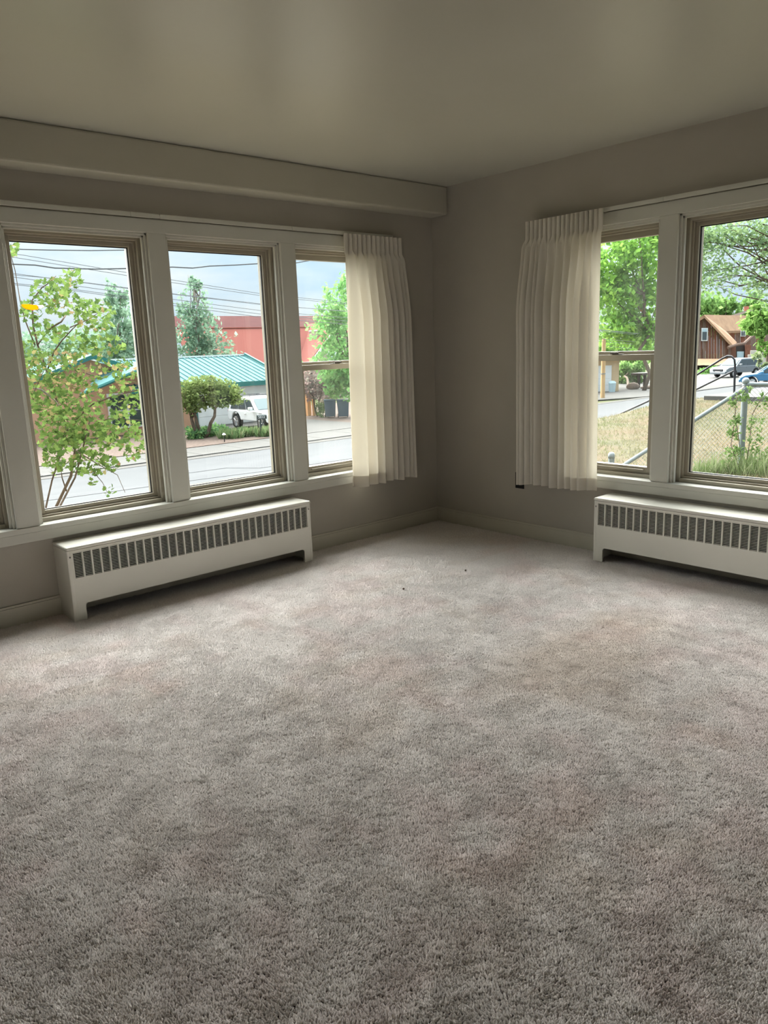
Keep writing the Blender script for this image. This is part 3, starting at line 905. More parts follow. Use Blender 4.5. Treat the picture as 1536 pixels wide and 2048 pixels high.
tree('maple_tree', 'bright green tree at the left edge of the left curtain', 'tree', b,
     [((23.0, 30, 4.3), (.8, .9, 1.3), 300), ((22.6, 30, 2.7), (1.5, 1.4, 1.3), 900), ((22.9, 30, 0.7), (1.5, 1.4, 1.5), 1200), ((23.2, 30, -0.6), (1.3, 1.3, 0.9), 800)], 0.17, [(0.17, 0.36, 0.12), (0.22, 0.42, 0.14), (0.27, 0.46, 0.16)], 27, 0.14, (23, 30, 3), 8)
tree('plum_shrub', 'purple-brown leafy shrub beside the yellow wooden posts', 'shrub', (22.8, 32.2, ZG),
     [((22.5, 32.2, -0.6), (1.0, 1.0, .9), 800), ((23.3, 32.2, -0.8), (1.1, 1.0, 1.0), 800)], 0.12, [(0.24, 0.17, 0.15), (0.30, 0.22, 0.20), (0.20, 0.16, 0.15), (0.18, 0.17, 0.14)], 28, 0.06, None, 8, multi=2)
tree('juniper_shrub', 'small dark green shrub between the wooden posts and the dark bins', 'shrub', (22.6, 31.4, ZG),
     [((22.6, 31.4, ZG + .5), (.5, .45, .45), 450)], 0.09, [(0.12, 0.20, 0.06), (0.17, 0.26, 0.08)], 29, 0.04, None, 3)

# wooden posts and dark bins left of the left curtain
for i, (px, w_, top, lab) in enumerate([(617.5, .13, 786, 'thicker yellow wooden post beside the plum shrub'), (628.5, .075, 800, 'thinner yellow wooden post beside the juniper shrub')]):
    p = on_z(px, 833, ZG); hgt = on_y(px, top, p.y).z - ZG
    o = empty('wooden_post', p, label=lab, cat='post', group='yellow wooden posts')
    MB().box(-w_, w_, -w_, w_, 0, hgt).build('shaft', M['wood_post'], o, bevel=0.01)
    MB().box(-w_ * 1.15, w_ * 1.15, -w_ * 1.15, w_ * 1.15, hgt, hgt + .05).build('cap', M['wood_post'], o, bevel=0.01)
for i, (px, lab) in enumerate([(661, 'left of two dark wheeled bins by the juniper shrub'), (687, 'right of two dark wheeled bins, next to the left curtain')]):
    p = on_z(px, 835, ZG + .05)
    o = empty('wheeled_bin', p, -0.6, lab, 'bin', 'dark bins across the street')
    mb = MB(); mb.v = [(-.27, -.3, .08), (.27, -.3, .08), (.27, .3, .08), (-.27, .3, .08), (-.32, -.36, .95), (.32, -.36, .95), (.32, .36, .95), (-.32, .36, .95)]
    mb.f = [(0, 3, 2, 1), (4, 5, 6, 7), (0, 1, 5, 4), (1, 2, 6, 5), (2, 3, 7, 6), (3, 0, 4, 7)]
    mb.build('body', M['bin_dark'], o, bevel=0.02)
    MB().box(-.34, .34, -.38, .40, .95, 1.03).build('lid', M['bin_dark'], o, bevel=0.025)
    for sx in (-.27, .27):
        MB().lathe([(.11, -.025), (.11, .025)], (sx, .33, .11), 12, 'x').build('wheel', M['tyre'], o)

# ---- teal-roofed house with garage
hs = empty('teal_roofed_house', (14, 34, ZG), label='terracotta house with a ribbed teal metal roof and white garage door', cat='house')
HO = Vector((14, 34, ZG))
def sub(mb, o=HO):
    mb.v = [tuple(Vector(p) - o) for p in mb.v]; return mb
sub(MB().box(14.6, 20.7, 33, 41, ZG, -0.2)).build('garage_wall', M['terra'], hs)
sub(MB().box(4.0, 14.6, 33, 41, ZG, -0.2)).build('house_wall', M['terra'], hs)
sub(MB().prism([(5.6, 33.02, -0.2), (14.4, 33.02, -0.2), (10.0, 33.02, 1.32)], (0, .3, 0))).build('gable_wall', M['terra'], hs)
rf = sub(MB().slab([(4.0, 33.6, 0.165), (11.6, 33.6, 0.165), (11.6, 37, 1.20), (4.0, 37, 1.20)], 0.06)).build('roof', M['teal_roof'], hs)
rf = sub(MB().slab([(11.6, 32.4, -0.20), (21.05, 32.4, -0.20), (21.05, 37, 1.20), (11.6, 37, 1.20)], 0.06)).build('roof', M['teal_roof'], hs)
sub(MB().slab([(21.05, 41.6, -0.20), (4.0, 41.6, -0.20), (4.0, 37, 1.20), (21.05, 37, 1.20)], 0.06)).build('roof', M['teal_roof'], hs)
NRB = 26
fr_ = None
for i in range(NRB):                         # standing seams
    x = 11.75 + i * (9.2 / (NRB - 1))
    if fr_ is None:
        mb = MB().slab([(-.025, 32.4, -0.145), (.025, 32.4, -0.145), (.025, 37, 1.255), (-.025, 37, 1.255)], 0.06)
        fr_ = sub(mb, Vector((0, 34, ZG))).build('seam', M['white_paint'] if False else M['teal_roof'], rf); fr_.location.x = x - 14
    else: share(fr_, 'seam', rf, (x - 14, 0, 0))
sub(MB().box(11.6, 21.05, 36.9, 37.1, 1.2, 1.29)).build('ridge_cap', M['white_paint'], hs)
sub(MB().box(11.6, 21.1, 32.28, 32.42, -0.42, -0.17)).build('fascia', M['teal_dark'], hs)
sub(MB().slab([(20.98, 32.3, -0.32), (21.1, 32.3, -0.32), (21.1, 37, 1.17), (20.98, 37, 1.17)], -0.2)).build('rake_board', M['teal_dark'], hs)
for (xa, za, xb, zb_) in ((10.0, 1.55, 14.8, -0.12), (5.2, -0.12, 10.0, 1.55)):
    sub(MB().prism([(xa, 32.4, za), (xb, 32.4, zb_), (xb, 32.4, zb_ - .2), (xa, 32.4, za - .2)], (0, .12, 0))).build('rake_board', M['teal_dark'], hs)
    sub(MB().prism([(xa, 32.45, za), (xb, 32.45, zb_), (xb, 32.45, zb_ - .08), (xa, 32.45, za - .08)], (0, 1.15, 0))).build('gable_roof', M['teal_roof'], hs)
pr = sub(MB().slab([tuple(on_y(163, 787, 31.4)), tuple(on_y(272, 740, 31.4)), tuple(on_y(273, 722, 33.2)), tuple(on_y(205, 742, 33.2))], 0.12)).build('porch_roof', M['teal_roof'], hs)
sub(MB().tube([tuple(on_y(161, 790, 31.35)), tuple(on_y(273, 742, 31.35))], 0.09, 6)).build('porch_fascia', M['teal_dark'], pr)
gd_ = sub(MB().box(15.4, 19.95, 32.90, 33.0, ZG + .06, -0.45)).build('garage_door', M['white_paint'], hs)
for k in range(4):
    z0 = ZG + .08 + k * .49
    sub(MB().box(15.46, 19.89, 32.875, 32.90, z0, z0 + .465)).build('door_panel', M['white_paint'], gd_, bevel=0.012)
for xs_ in ((15.25, 15.4), (19.95, 20.1)):
    sub(MB().box(*xs_, 32.86, 33.0, ZG + .06, -0.36)).build('door_trim', M['teal_dark'], hs)
for k in range(6):
    sub(MB().lathe([(.03, -.05), (.055, 0), (.02, .06)], (15.7 + k * .82, 32.82, -0.42 - .03 * (k % 2)), 8)).build('string_light', M['white_paint'], hs)
hw_ = sub(MB().box(10.62, 12.58, 32.9, 33.0, -2.1, -0.36)).build('front_window', M['white_paint'], hs)
for (xa, xb) in ((10.74, 11.56), (11.66, 12.46)):
    sub(MB().box(xa, xb, 32.87, 32.91, -2.0, -1.25)).build('pane', M['car_glass'], hw_)
    sub(MB().box(xa, xb, 32.87, 32.91, -1.19, -0.46)).build('pane', M['car_glass'], hw_)

# ---- red-roofed building farther back
rb = empty('red_roofed_building', (32, 52, ZG), label='large building with a long red metal roof behind the garage', cat='building')
RO = Vector((32, 52, ZG))
def subr(mb): return sub(mb, RO)
subr(MB().box(23.5, 43, 50, 60, ZG, 1.0)).build('wall', M['taupe_wall'], rb)
subr(MB().slab([(23.6, 50.0, 3.28), (44, 50.0, 3.28), (44, 53.5, 4.42), (23.6, 53.5, 4.42)], .1)).build('upper_roof', M['red_dark'], rb)
lr = subr(MB().slab([(23.2, 46.8, -0.9), (44, 46.8, -0.9), (44, 50.0, 3.28), (23.2, 50.0, 3.28)], .1)).build('lower_roof', M['red_roof'], rb)
subr(MB().tube([(23.6, 50, 3.33), (44, 50, 3.33)], .05, 6)).build('fold_strip', M['red_roof'], rb)
subr(MB().tube([tuple(on_y(366, 634, 53.4)), tuple(on_y(392, 672, 49.0)), tuple(on_y(398, 690, 48))], .06, 5)).build('rake_trim', M['white_paint'], rb)
g0, g1 = on_y(656, 674, 46.4), on_y(618, 727, 46.4)
pk = g0 + (g0 - g1) * 0.55
rgt = Vector((2 * pk.x - g1.x, 46.4, g1.z))
subr(MB().prism([(g1.x, 46.4, ZG), (g1.x, 46.4, g1.z), tuple(pk), tuple(rgt), (rgt.x, 46.4, ZG)], (0, 3.2, 0))).build('gable_wall', M['taupe_wall'], rb)
nrm_ = (pk - g1).normalized().cross(Vector((0, 1, 0)))
for (a_, b_) in ((g1, pk), (rgt, pk)):
    dn = Vector((0, 0, -.28))
    subr(MB().prism([tuple(a_), tuple(b_), tuple(b_ + dn), tuple(a_ + dn)], (0, -.12, 0))).build('rake_trim', M['white_paint'], rb)
    up = Vector((0, 0, .1))
    subr(MB().prism([tuple(a_), tuple(b_), tuple(b_ + up), tuple(a_ + up)], (0, 4.2, 0))).build('gable_roof', M['red_roof'], rb)
ww = subr(MB().box(on_y(654, 700, 46.3).x, on_y(690, 700, 46.3).x, 46.28, 46.4, on_y(670, 728, 46.3).z, on_y(670, 702, 46.3).z)).build('gable_window', M['white_paint'], rb)
subr(MB().box(on_y(656, 700, 46.3).x, on_y(670, 700, 46.3).x, 46.24, 46.29, on_y(670, 727, 46.3).z, on_y(670, 704, 46.3).z)).build('pane', M['pale_blue'], ww)
sk = on_y(627, 663, 48.6)
subr(MB().box(sk.x - .32, sk.x + .32, sk.y - .9, sk.y + .2, sk.z - 1.15, sk.z)).build('roof_vent', M['taupe_wall'], rb)
subr(MB().box(sk.x - .36, sk.x + .36, sk.y - .95, sk.y + .2, sk.z, sk.z + .1)).build('vent_cap', M['white_paint'], rb)


# ---- vehicles (local x forward)
def arc(cx, cz, r, a0, a1, n=8):
    return [(cx + r * math.cos(math.radians(a0 + (a1 - a0) * i / n)), cz + r * math.sin(math.radians(a0 + (a1 - a0) * i / n))) for i in range(n + 1)]

def car(name, label, loc, heading, paint, L=4.8, W=1.9, Hh=1.8, suv=True, rack=True):
    root = empty(name, loc, heading, label, 'car')
    h = L / 2; wr = .39 if suv else .33; gz = .30 if not suv else .40
    xr, xf = -h * .60, h * .60
    belt = .60 * Hh
    low = [(-h, gz + .15), (-h - .02, belt * .75), (-h + .05, belt)]
    hood = h * (.38 if suv else .45)
    low += [(hood, belt + .02), (h - .35, belt - .07), (h - .06, belt - .22), (h, gz + .25), (h - .08, gz)]
    low += arc(xf, wr, wr * 1.22, 10, 170) + arc(xr, wr, wr * 1.22, 10, 170) + [(-h + .15, gz)]
    low = [(x, max(z, gz) if abs(x - xf) > wr * 1.2 and abs(x - xr) > wr * 1.2 else z) for x, z in low]
    mb = MB(); mb.prism([(x, -W / 2, z) for x, z in low], (0, W, 0))
    body = mb.build('body', paint, root, bevel=0.05, seg=3)
    # cabin
    rt = -h + .25; ft = hood - .78
    B0, B1 = (-h + .06, belt - .01), (hood + .05, belt + .01)
    T0, T1 = (rt, Hh - .04), (ft, Hh)
    wb, wt = W / 2 - .03, W / 2 - .20
    mid = ((T0[0] + T1[0]) / 2, Hh + .02)
    side = [B0, B1, T1, mid, T0]
    def tp(p, s, o=0.0):
        k = (p[1] - belt) / (Hh - belt); return (p[0], s * (wb + (wt - wb) * k + o), p[1])
    mb = MB(); mb.v = [tp(p, -1) for p in side] + [tp(p, 1) for p in side]
    k = len(side); mb.f = [tuple(reversed(range(k))), tuple(range(k, 2 * k))] + [(i, (i + 1) % k, k + (i + 1) % k, k + i) for i in range(k)]
    mb.build('cabin', paint, root, bevel=0.05, seg=3)
    def lerp2(a, b, t): return (a[0] + (b[0] - a[0]) * t, a[1] + (b[1] - a[1]) * t)
    # side windows
    lo_, hi_ = .10, .84
    xs = [.06, .36, .66, .955]
    for s in (-1, 1):
        for i in range(3):
            q = []
            for (u, vv) in ((xs[i] + .012, lo_), (xs[i + 1] - .012, lo_), (xs[i + 1] - .012, hi_), (xs[i] + .012, hi_)):
                p = lerp2(lerp2(B0, B1, u), lerp2(T0, T1, u), vv); q.append(tp(p, s, .012))
            mb = MB(); mb.prism(q, (0, s * .012, 0)); mb.build('side_window', M['car_glass'], root)
    for (A, Bq, nm, m) in ((B1, T1, 'windshield', M['windshield']), (B0, T0, 'rear_window', M['car_glass'])):
        q = []
        sgn = 1 if nm == 'windshield' else -1
        for (s, t) in ((-1, .10), (1, .10), (1, .88), (-1, .88)):
            p = lerp2(A, Bq, t); v = tp(p, s * .88); q.append((v[0] + sgn * .035, v[1], v[2] + .01))
        mb = MB(); mb.prism(q, (sgn * .012, 0, .004)); mb.build(nm, m, root)
    for x in (xr, xf):
        for s in (-1, 1):
            wprof = [(wr * .66, -.11), (wr * .96, -.11), (wr, -.07), (wr, .07), (wr * .96, .11), (wr * .66, .11)]
            t = MB().lathe(wprof, (x, s * (W / 2 - .10), wr), 24, 'y').build('tyre', M['tyre'], root, smooth=False)
            MB().lathe([(wr * .66, -.06), (wr * .66, .06), (wr * .3, .075 * s if s > 0 else .06)], (x, s * (W / 2 - .045), wr), 20, 'y').build('rim', M['rim'], t)
            for j in range(5):
                a = j * 2 * math.pi / 5
                MB().tube([(x, s * (W / 2 + .012), wr), (x + wr * .6 * math.cos(a), s * (W / 2 + .012), wr + wr * .6 * math.sin(a))], .03, 5).build('spoke', M['rim'], t)
    for s in (-1, 1):
        MB().box(h - .16, h + .01, s * W * .30, s * W * .47, belt - .38, belt - .22).build('headlight', M['lamp_clear'], root, bevel=0.02)
        MB().box(-h - .03, -h + .1, s * W * .36, s * W * .485, belt - .28, belt - .02).build('tail_light', M['lamp_red'], root, bevel=0.02)
        m_ = MB().box(hood - .42, hood - .22, s * (W / 2 + .02), s * (W / 2 + .22), belt + .02, belt + .20).build('mirror', paint, root, bevel=0.04)
        for i in (.30, .62):
            x = lerp2(B0, B1, i)[0]
            MB().box(x - .1, x + .1, s * (W / 2), s * (W / 2 + .03), belt - .17, belt - .13).build('door_handle', paint, root, bevel=0.01)
    MB().box(h - .05, h + .03, -W * .27, W * .27, gz + .28, belt - .2).build('grille', M['trim_black'], root, bevel=0.02)
    MB().box(h - .04, h + .06, -W * .44, W * .44, gz + .02, gz + .22).build('bumper', M['trim_black'] if suv else paint, root, bevel=0.03)
    MB().box(h + .03, h + .045, -.26, .26, gz + .16, gz + .28).build('number_plate', M['digits'], root)
    if rack:
        for s in (-1, 1):
            r_ = MB().tube([(T0[0] + .15, s * (wt - .06), Hh + .03), (T0[0] + .3, s * (wt - .06), Hh + .09), (T1[0] - .3, s * (wt - .06), Hh + .09), (T1[0] - .15, s * (wt - .06), Hh + .03)], .02, 6).build('roof_rail', M['trim_black'], root)
        for x in (T0[0] + .5, T1[0] - .5):
            MB().tube([(x, -wt + .06, Hh + .09), (x, wt - .06, Hh + .09)], .02, 6).build('cross_bar', M['trim_black'], root)
    return root

car('parked_suv', 'white parked car with a roof rack on the driveway behind the mailbox', (16.95, 28.9, ZG + .06), math.radians(-93), M['car_white'], L=4.3, W=1.8, Hh=1.60)

# ---- mailbox with its number
mp = on_z(523, 873, ZG + .07)
mbx = empty('mailbox', mp, math.radians(158), 'dark mailbox on a braced post, numbered 5012, by the driveway', 'mailbox')
mbx.scale = (.8, .8, .8)
MB().box(-.05, .05, -.05, .05, 0, 1.02).build('post', M['mailbox'], mbx)
MB().tube([(0, 0, .55), (-.26, 0, .98)], .035, 6).build('brace', M['mailbox'], mbx)
pts = [(-.26, .0)] + [(.0, 0)]
prof = [(-.12, 0), (.12, 0), (.12, .14)] + [(.12 * math.cos(t), .14 + .12 * math.sin(t)) for t in np.linspace(0, math.pi, 9)[1:]]
bx_ = MB().prism([(-.36, y, 1.0 + z) for y, z in prof], (.52, 0, 0)).build('box', M['mailbox'], mbx)
MB().prism([(.16, y * 1.04, 1.0 + z * 1.03) for y, z in prof], (.025, 0, 0)).build('door', M['mailbox'], bx_)
fc = bpy.data.curves.new('digits', 'FONT'); fc.body = '5012'; fc.size = 0.19; fc.align_x = 'CENTER'; fc.align_y = 'CENTER'; fc.extrude = 0.003
fo = bpy.data.objects.new('digits', fc); COL.objects.link(fo)
dg = bpy.context.evaluated_depsgraph_get()
fm = bpy.data.meshes.new_from_object(fo.evaluated_get(dg)); bpy.data.objects.remove(fo)
fm.materials.clear(); fm.materials.append(M['digits']); fm.name = 'house_number'
no = bpy.data.objects.new('house_number', fm); COL.objects.link(no); no.parent = bx_
no.location = (-.06, .123, 1.11); no.rotation_euler = (math.pi / 2, 0, math.pi)

# ---- planting in front of the garage
def clump(name, label, p, r, h, n, cols, seed, blade=0.05, group=None):
    """a tuft of upright blades"""
    root = empty(name, p, label=label, cat='plant', group=group)
    R = np.random.default_rng(seed)
    a = R.random(n) * 6.283; rr = r * np.sqrt(R.random(n))
    b0 = np.stack([rr * np.cos(a), rr * np.sin(a), np.zeros(n)], 1)
    tip = b0 + np.stack([R.normal(0, .25, n) * h, R.normal(0, .25, n) * h, h * R.uniform(.45, 1.1, n)], 1)
    w = np.stack([np.cos(a * 3), np.sin(a * 3), np.zeros(n)], 1) * blade / 2
    midp = (b0 + tip) / 2
    v = np.stack([b0 - w * .5, b0 + w * .5, midp + w, tip, midp - w], 1)
    c = np.array(cols)[R.integers(0, len(cols), n)] * R.uniform(.75, 1.25, n)[:, None]
    o = bpy.data.objects.new('blades', leaf_mesh('blades', v, c, M['leaf'])); COL.objects.link(o); o.parent = root
    tag(o, kind='stuff'); return root

LG = [(0.16, 0.25, 0.10), (0.20, 0.29, 0.13), (0.13, 0.21, 0.09), (0.25, 0.27, 0.14)]
gc = [(386, 877, .55, .45), (402, 874, .55, .5), (420, 872, .55, .45), (437, 868, .5, .5)]
for i, (px, py, r, h) in enumerate(gc):
    p = on_z(px, py, ZG + .07)
    root = empty('groundcover_plant', p, label=['leftmost low blue-green plant under the spreading tree', 'second low blue-green plant from the left under the spreading tree', 'third low blue-green plant from the left under the spreading tree', 'low blue-green plant nearest the driveway under the spreading tree'][i], cat='plant', group='low plants under the spreading tree')
    foliage(root, [((0, 0, .22), (r * 1.2, r, .28), 420)], 0.10, [(0.11, 0.22, 0.10), (0.16, 0.28, 0.12), (0.20, 0.34, 0.12)], 300 + i)
gl_ = [(455, 876, 'first'), (470, 876, 'second'), (484, 873, 'third'), (498, 872, 'fourth'), (528, 872, 'fifth'), (542, 870, 'sixth')]
for i, (px, py, w_) in enumerate(gl_):
    p = on_z(px, py, ZG + .07)
    clump('grass_clump', '%s tall grass clump from the left along the driveway edge' % w_, p, .42, .46, 260, LG, 320 + i, .05, 'tall grasses by the mailbox')
p = on_z(449, 884, ZG + .07)
o = empty('path_light', p, label='small dark garden light at the edge of the planting bed', cat='garden light')
MB().lathe([(.02, 0), (.02, .3)], (0, 0, 0), 8).build('stake', M['black_steel'], o)
MB().lathe([(.05, .3), (.09, .32), (.02, .40)], (0, 0, 0), 10).build('cap', M['lamp_clear'], o)

# ---- overhead wires: along the street, plus service cables to the house
wires = [((45, 510), (520, 587)), ((30, 515), (520, 591)), ((20, 546), (520, 609)), ((20, 553), (520, 621)), ((130, 576), (520, 628)), ((140, 580), (520, 634)), ((100, 556), (560, 612))]
wl_ = ['topmost', 'second', 'third', 'fourth', 'fifth', 'sixth', 'seventh']
for i, (a_, b_) in enumerate(wires):
    y = 24.0 + .12 * i
    p0, p1 = on_y(*a_, y), on_y(*b_, y)
    d_ = (p1 - p0) / (p1.x - p0.x)
    P0 = p0 + d_ * (-30 - p0.x); P1 = p1 + Vector((30, 0, d_.z * 18))
    P0.z = p0.z + d_.z * .6 * (-30 - p0.x)
    pts = [P0, p0, p0.lerp(p1, .5) - Vector((0, 0, .03)), p1, P1]
    w = MB().tube(pts, 0.011, 5).build('power_line', M['wire'])
    tag(w, '%s of the thin overhead wires following the street' % wl_[i], 'wire', 'overhead wires')
cables = [([(-40, 497), (20, 498), (100, 500), (180, 501), (250, 500), (330, 497)], 'upper thick cable crossing the left window near its top'),
          ([(-40, 527), (20, 528), (70, 530), (110, 536), (190, 538), (250, 537), (345, 534), (385, 536), (420, 532), (470, 530), (520, 527), (590, 526), (630, 519), (690, 512)], 'thick wavy cable crossing the sky in both large left windows')]
for i, (pp, lab) in enumerate(cables):
    pts = [on_y(px, py, 17 - i * 1.0) for px, py in pp]
    w = MB().tube(pts, 0.016 if i == 0 else 0.019, 6).build('service_cable', M['wire'], smooth=True)
    tag(w, lab, 'cable', 'service cables')

# ---- flowering shrub close outside the leftmost big window
Q0 = 6.6
sb = Vector(tuple(at(120, 1240, Q0)))
sb.z = G(sb.x, sb.y)
shrub = empty('maple_shrub', sb, label='leafy shrub with lobed leaves close outside the leftmost large window', cat='shrub')
def sp_(px, py, q=Q0): return at(px, py, q) - sb
stems = [([(118, 1260), (112, 1130), (97, 1040), (92, 1014), (104, 961), (122, 905), (132, 850)], .012),
         ([(122, 1260), (118, 1120), (108, 1040), (113, 1012), (142, 952), (150, 900), (120, 820), (75, 690), (100, 657), (122, 644), (135, 625)], .017),
         ([(126, 1260), (122, 1120), (113, 1040), (121, 1010), (150, 955), (165, 900), (180, 840)], .013),
         ([(133, 982), (124, 955), (120, 920)], .007),
         ([(60, 900), (57, 800), (58, 773), (84, 780), (111, 802), (133, 837), (146, 866), (160, 905)], .011),
         ([(75, 690), (66, 650), (64, 601), (84, 575), (95, 568), (112, 552)], .008),
         ([(95, 740), (108, 703), (124, 681), (146, 657), (165, 640)], .008),
         ([(66, 800), (69, 781), (86, 745), (104, 710)], .006),
         ([(150, 840), (184, 809), (224, 793), (279, 779), (300, 774)], .008),
         ([(160, 870), (185, 850), (215, 838), (250, 838), (285, 841)], .006),
         ([(110, 700), (150, 740), (205, 757), (222, 748)], .006),
         ([(150, 900), (190, 925), (235, 950), (250, 985)], .005),
         ([(175, 930), (205, 965), (215, 985)], .004),
         ([(70, 690), (50, 640), (40, 600), (30, 540), (20, 505)], .007),
         ([(140, 655), (175, 640), (205, 620)], .005)]
for i, (pp, r) in enumerate(stems):
    R_ = random.Random(i)
    pts = [sp_(px, py, Q0 + R_.uniform(-.12, .12) + .25 * math.sin(i * 2.1)) for px, py in pp]
    MB().tube(pts, [r * (1 - .6 * k / (len(pts) - 1)) for k in range(len(pts))], 7).build('stem', M['bark'] if i != 4 else M['bark_pale'], shrub, smooth=True)

def lobed_leaf(seed, col):
    R_ = random.Random(seed)
    out = [(0, -.5), (.16, -.36), (.46, -.30), (.34, -.06), (.50, .16), (.22, .16), (.12, .38), (0, .58), (-.12, .38), (-.22, .16), (-.50, .16), (-.34, -.06), (-.46, -.30), (-.16, -.36)]
    v = [(0, 0, 0.0)] + [(x * R_.uniform(.9, 1.1), y * R_.uniform(.9, 1.1), .10 * abs(x) - .12 * y * y) for x, y in out]
    f = [(0, i, i + 1 if i < len(out) else 1) for i in range(1, len(out) + 1)]
    me = bpy.data.meshes.new('leaf'); me.from_pydata(v, [], f)
    ca = me.color_attributes.new('tint', 'FLOAT_COLOR', 'POINT')
    ca.data.foreach_set('color', [c for _ in v for c in (*col, 1)])
    me.materials.append(M['leaf'])
    return me
LC = [(0.095, 0.155, 0.042), (0.125, 0.195, 0.05), (0.07, 0.12, 0.035), (0.15, 0.22, 0.062), (0.24, 0.21, 0.09), (0.26, 0.19, 0.10)]
LM = [lobed_leaf(40 + i, c) for i, c in enumerate(LC)]
clusters = [(100, 580, 42, 24, 70), (142, 557, 24, 20, 34), (125, 605, 48, 26, 85), (190, 632, 42, 34, 105), (60, 622, 26, 22, 40), (100, 660, 38, 22, 50),
            (58, 720, 28, 40, 80), (112, 735, 60, 36, 120), (85, 790, 44, 44, 130), (150, 800, 58, 52, 190), (120, 862, 50, 48, 190), (175, 872, 58, 36, 150),
            (232, 862, 50, 36, 110), (248, 800, 36, 36, 60), (252, 742, 30, 28, 34), (205, 690, 46, 22, 60), (180, 928, 60, 22, 110), (108, 918, 22, 30, 60),
            (217, 980, 14, 12, 5), (180, 965, 12, 8, 4), (28, 500, 10, 16, 16), (285, 885, 10, 22, 10), (160, 690, 30, 30, 36), (215, 740, 40, 26, 36), (265, 905, 20, 16, 14)]
allp = []
R_ = np.random.default_rng(77)
for (cx, cy, rx, ry, n_) in clusters:
    n_ = int(n_ * 1.9)
    a = R_.random(n_) * 6.283; rr = np.sqrt(R_.random(n_))
    for k in range(n_):
        allp.append((cx + rx * rr[k] * math.cos(a[k]), cy + ry * rr[k] * math.sin(a[k]), Q0 + R_.normal(0, .28)))
order = sorted(range(len(allp)), key=lambda k: allp[k][2])
VV, CC = [], []
for rank, k in enumerate(order):
    px, py, q = allp[k]
    pos = at(px, py, q) - sb
    warm = R_.random() < (.25 if 700 < py < 790 else .06)
    mi = (4 + int(R_.integers(0, 2))) if warm else int(R_.integers(0, 4))
    sc = R_.uniform(.032, .058)
    eul = (R_.normal(.7, .6), R_.normal(0, .5), R_.random() * 6.283)
    if rank < 300:
        o = bpy.data.objects.new('leaf', LM[mi]); COL.objects.link(o); o.parent = shrub
        o.location = pos; o.rotation_euler = eul; o.scale = (sc, sc, sc)
    else:
        mtx = Matrix.Translation(pos) @ Matrix.Rotation(eul[2], 4, 'Z') @ Matrix.Rotation(eul[1], 4, 'Y') @ Matrix.Rotation(eul[0], 4, 'X') @ Matrix.Scale(sc, 4)
        vs_ = [mtx @ v.co for v in LM[mi].vertices][1:]
        VV.append([tuple(v) for v in vs_]); CC.append(LC[mi])
o = bpy.data.objects.new('foliage', leaf_mesh('foliage', np.array(VV), np.array(CC) * R_.uniform(.8, 1.2, (len(CC), 1)), M['leaf']))
COL.objects.link(o); o.parent = shrub; tag(o, kind='stuff')

# ---- orange film stuck on the left pane
p0 = on_y(43, 609, .108); p1 = on_y(88, 613, .108)
stc = empty('window_sticker', (p0.x, .108, p0.z), label='small orange and white shape stuck on the leftmost large pane', cat='sticker')
MB().prism([(0, 0, 0), (.035, 0, .002), (.075, 0, -.003), (.082, 0, -.012), (.078, 0, -.024), (.05, 0, -.028), (.02, 0, -.022), (.004, 0, -.012)], (0, .003, 0)).build('orange_film', M['sticker'], stc)
MB().prism([(.078, 0, -.004), (.105, 0, -.001), (.112, 0, -.010), (.095, 0, -.018), (.080, 0, -.020)], (0, .003, 0)).build('white_film', M['film_white'], stc)

# ================================================================== right-hand view
# chain-link fence
def dome_post(name, label, top, zb, r, ball):
    o = empty(name, (top.x, top.y, zb), label=label, cat='fence post', group='galvanized fence posts')
    h = top.z - zb
    if ball:
        MB().lathe([(r, 0), (r, h - .135)], (0, 0, 0), 16).build('pipe', M['galv'], o, smooth=False)
        MB().lathe([(r * 1.15, h - .14), (r * 1.15, h - .12), (r * .95, h - .115), (r * .8, h - .10), (r * 1.1, h - .09), (r * .6, h - .078)], (0, 0, 0), 16).build('collar', M['galv'], o)
        prof = [(max(.002, .043 * math.sin(t)), h - .043 - .043 * math.cos(t)) for t in np.linspace(0, math.pi, 11)]
        MB().lathe(prof, (0, 0, 0), 18).build('ball_cap', M['galv'], o, smooth=True)
    else:
        MB().lathe([(r, 0), (r, h - .07)], (0, 0, 0), 16).build('pipe', M['galv'], o)
        MB().lathe([(r * 1.1, h - .075), (r * 1.1, h - .04), (r * .95, h - .018), (r * .55, h - .003), (.004, h)], (0, 0, 0), 16).build('dome_cap', M['galv'], o, smooth=True)
    return o
P1, P2 = at(1492, 755, 9.2), at(1223, 904, 9.2)
dome_post('fence_post', 'tall grey fence post with a ball cap in the big right-hand window', P1, G(P1.x, P1.y), .037, True)
dome_post('fence_post', 'short grey fence post with a domed cap low in the right double-hung window', P2, G(P2.x, P2.y), .037, False)
ra, rb_ = at(1484, 780, 9.2), at(1240, 935, 9.2)
fr = empty('fence_rail', tuple(rb_), label='sloping grey pipe rail running down from the ball-capped post', cat='fence rail')
MB().tube([Vector(ra) - Vector(rb_), Vector((0, 0, 0))], .024, 12).build('pipe', M['galv'], fr, smooth=False)
MB().tube([Vector(ra) - Vector(rb_) + Vector((.02, -.02, .01)), Vector(ra) - Vector(rb_) - Vector((.06, -.04, .04))], .031, 12).build('sleeve', M['galv'], fr)
rc, rd_ = at(1500, 769, 9.2), at(1500, 769, 9.2) + Vector((1.3, -2.3, -.02))
fr2 = empty('fence_rail', tuple(rc), label='level grey pipe rail running right from the ball-capped post', cat='fence rail')
MB().tube([(0, 0, 0), rd_ - rc], .024, 12).build('pipe', M['galv'], fr2)
MB().tube([(-.02, .03, 0), (.02, -.035, 0)], .032, 12).build('sleeve', M['galv'], fr2)

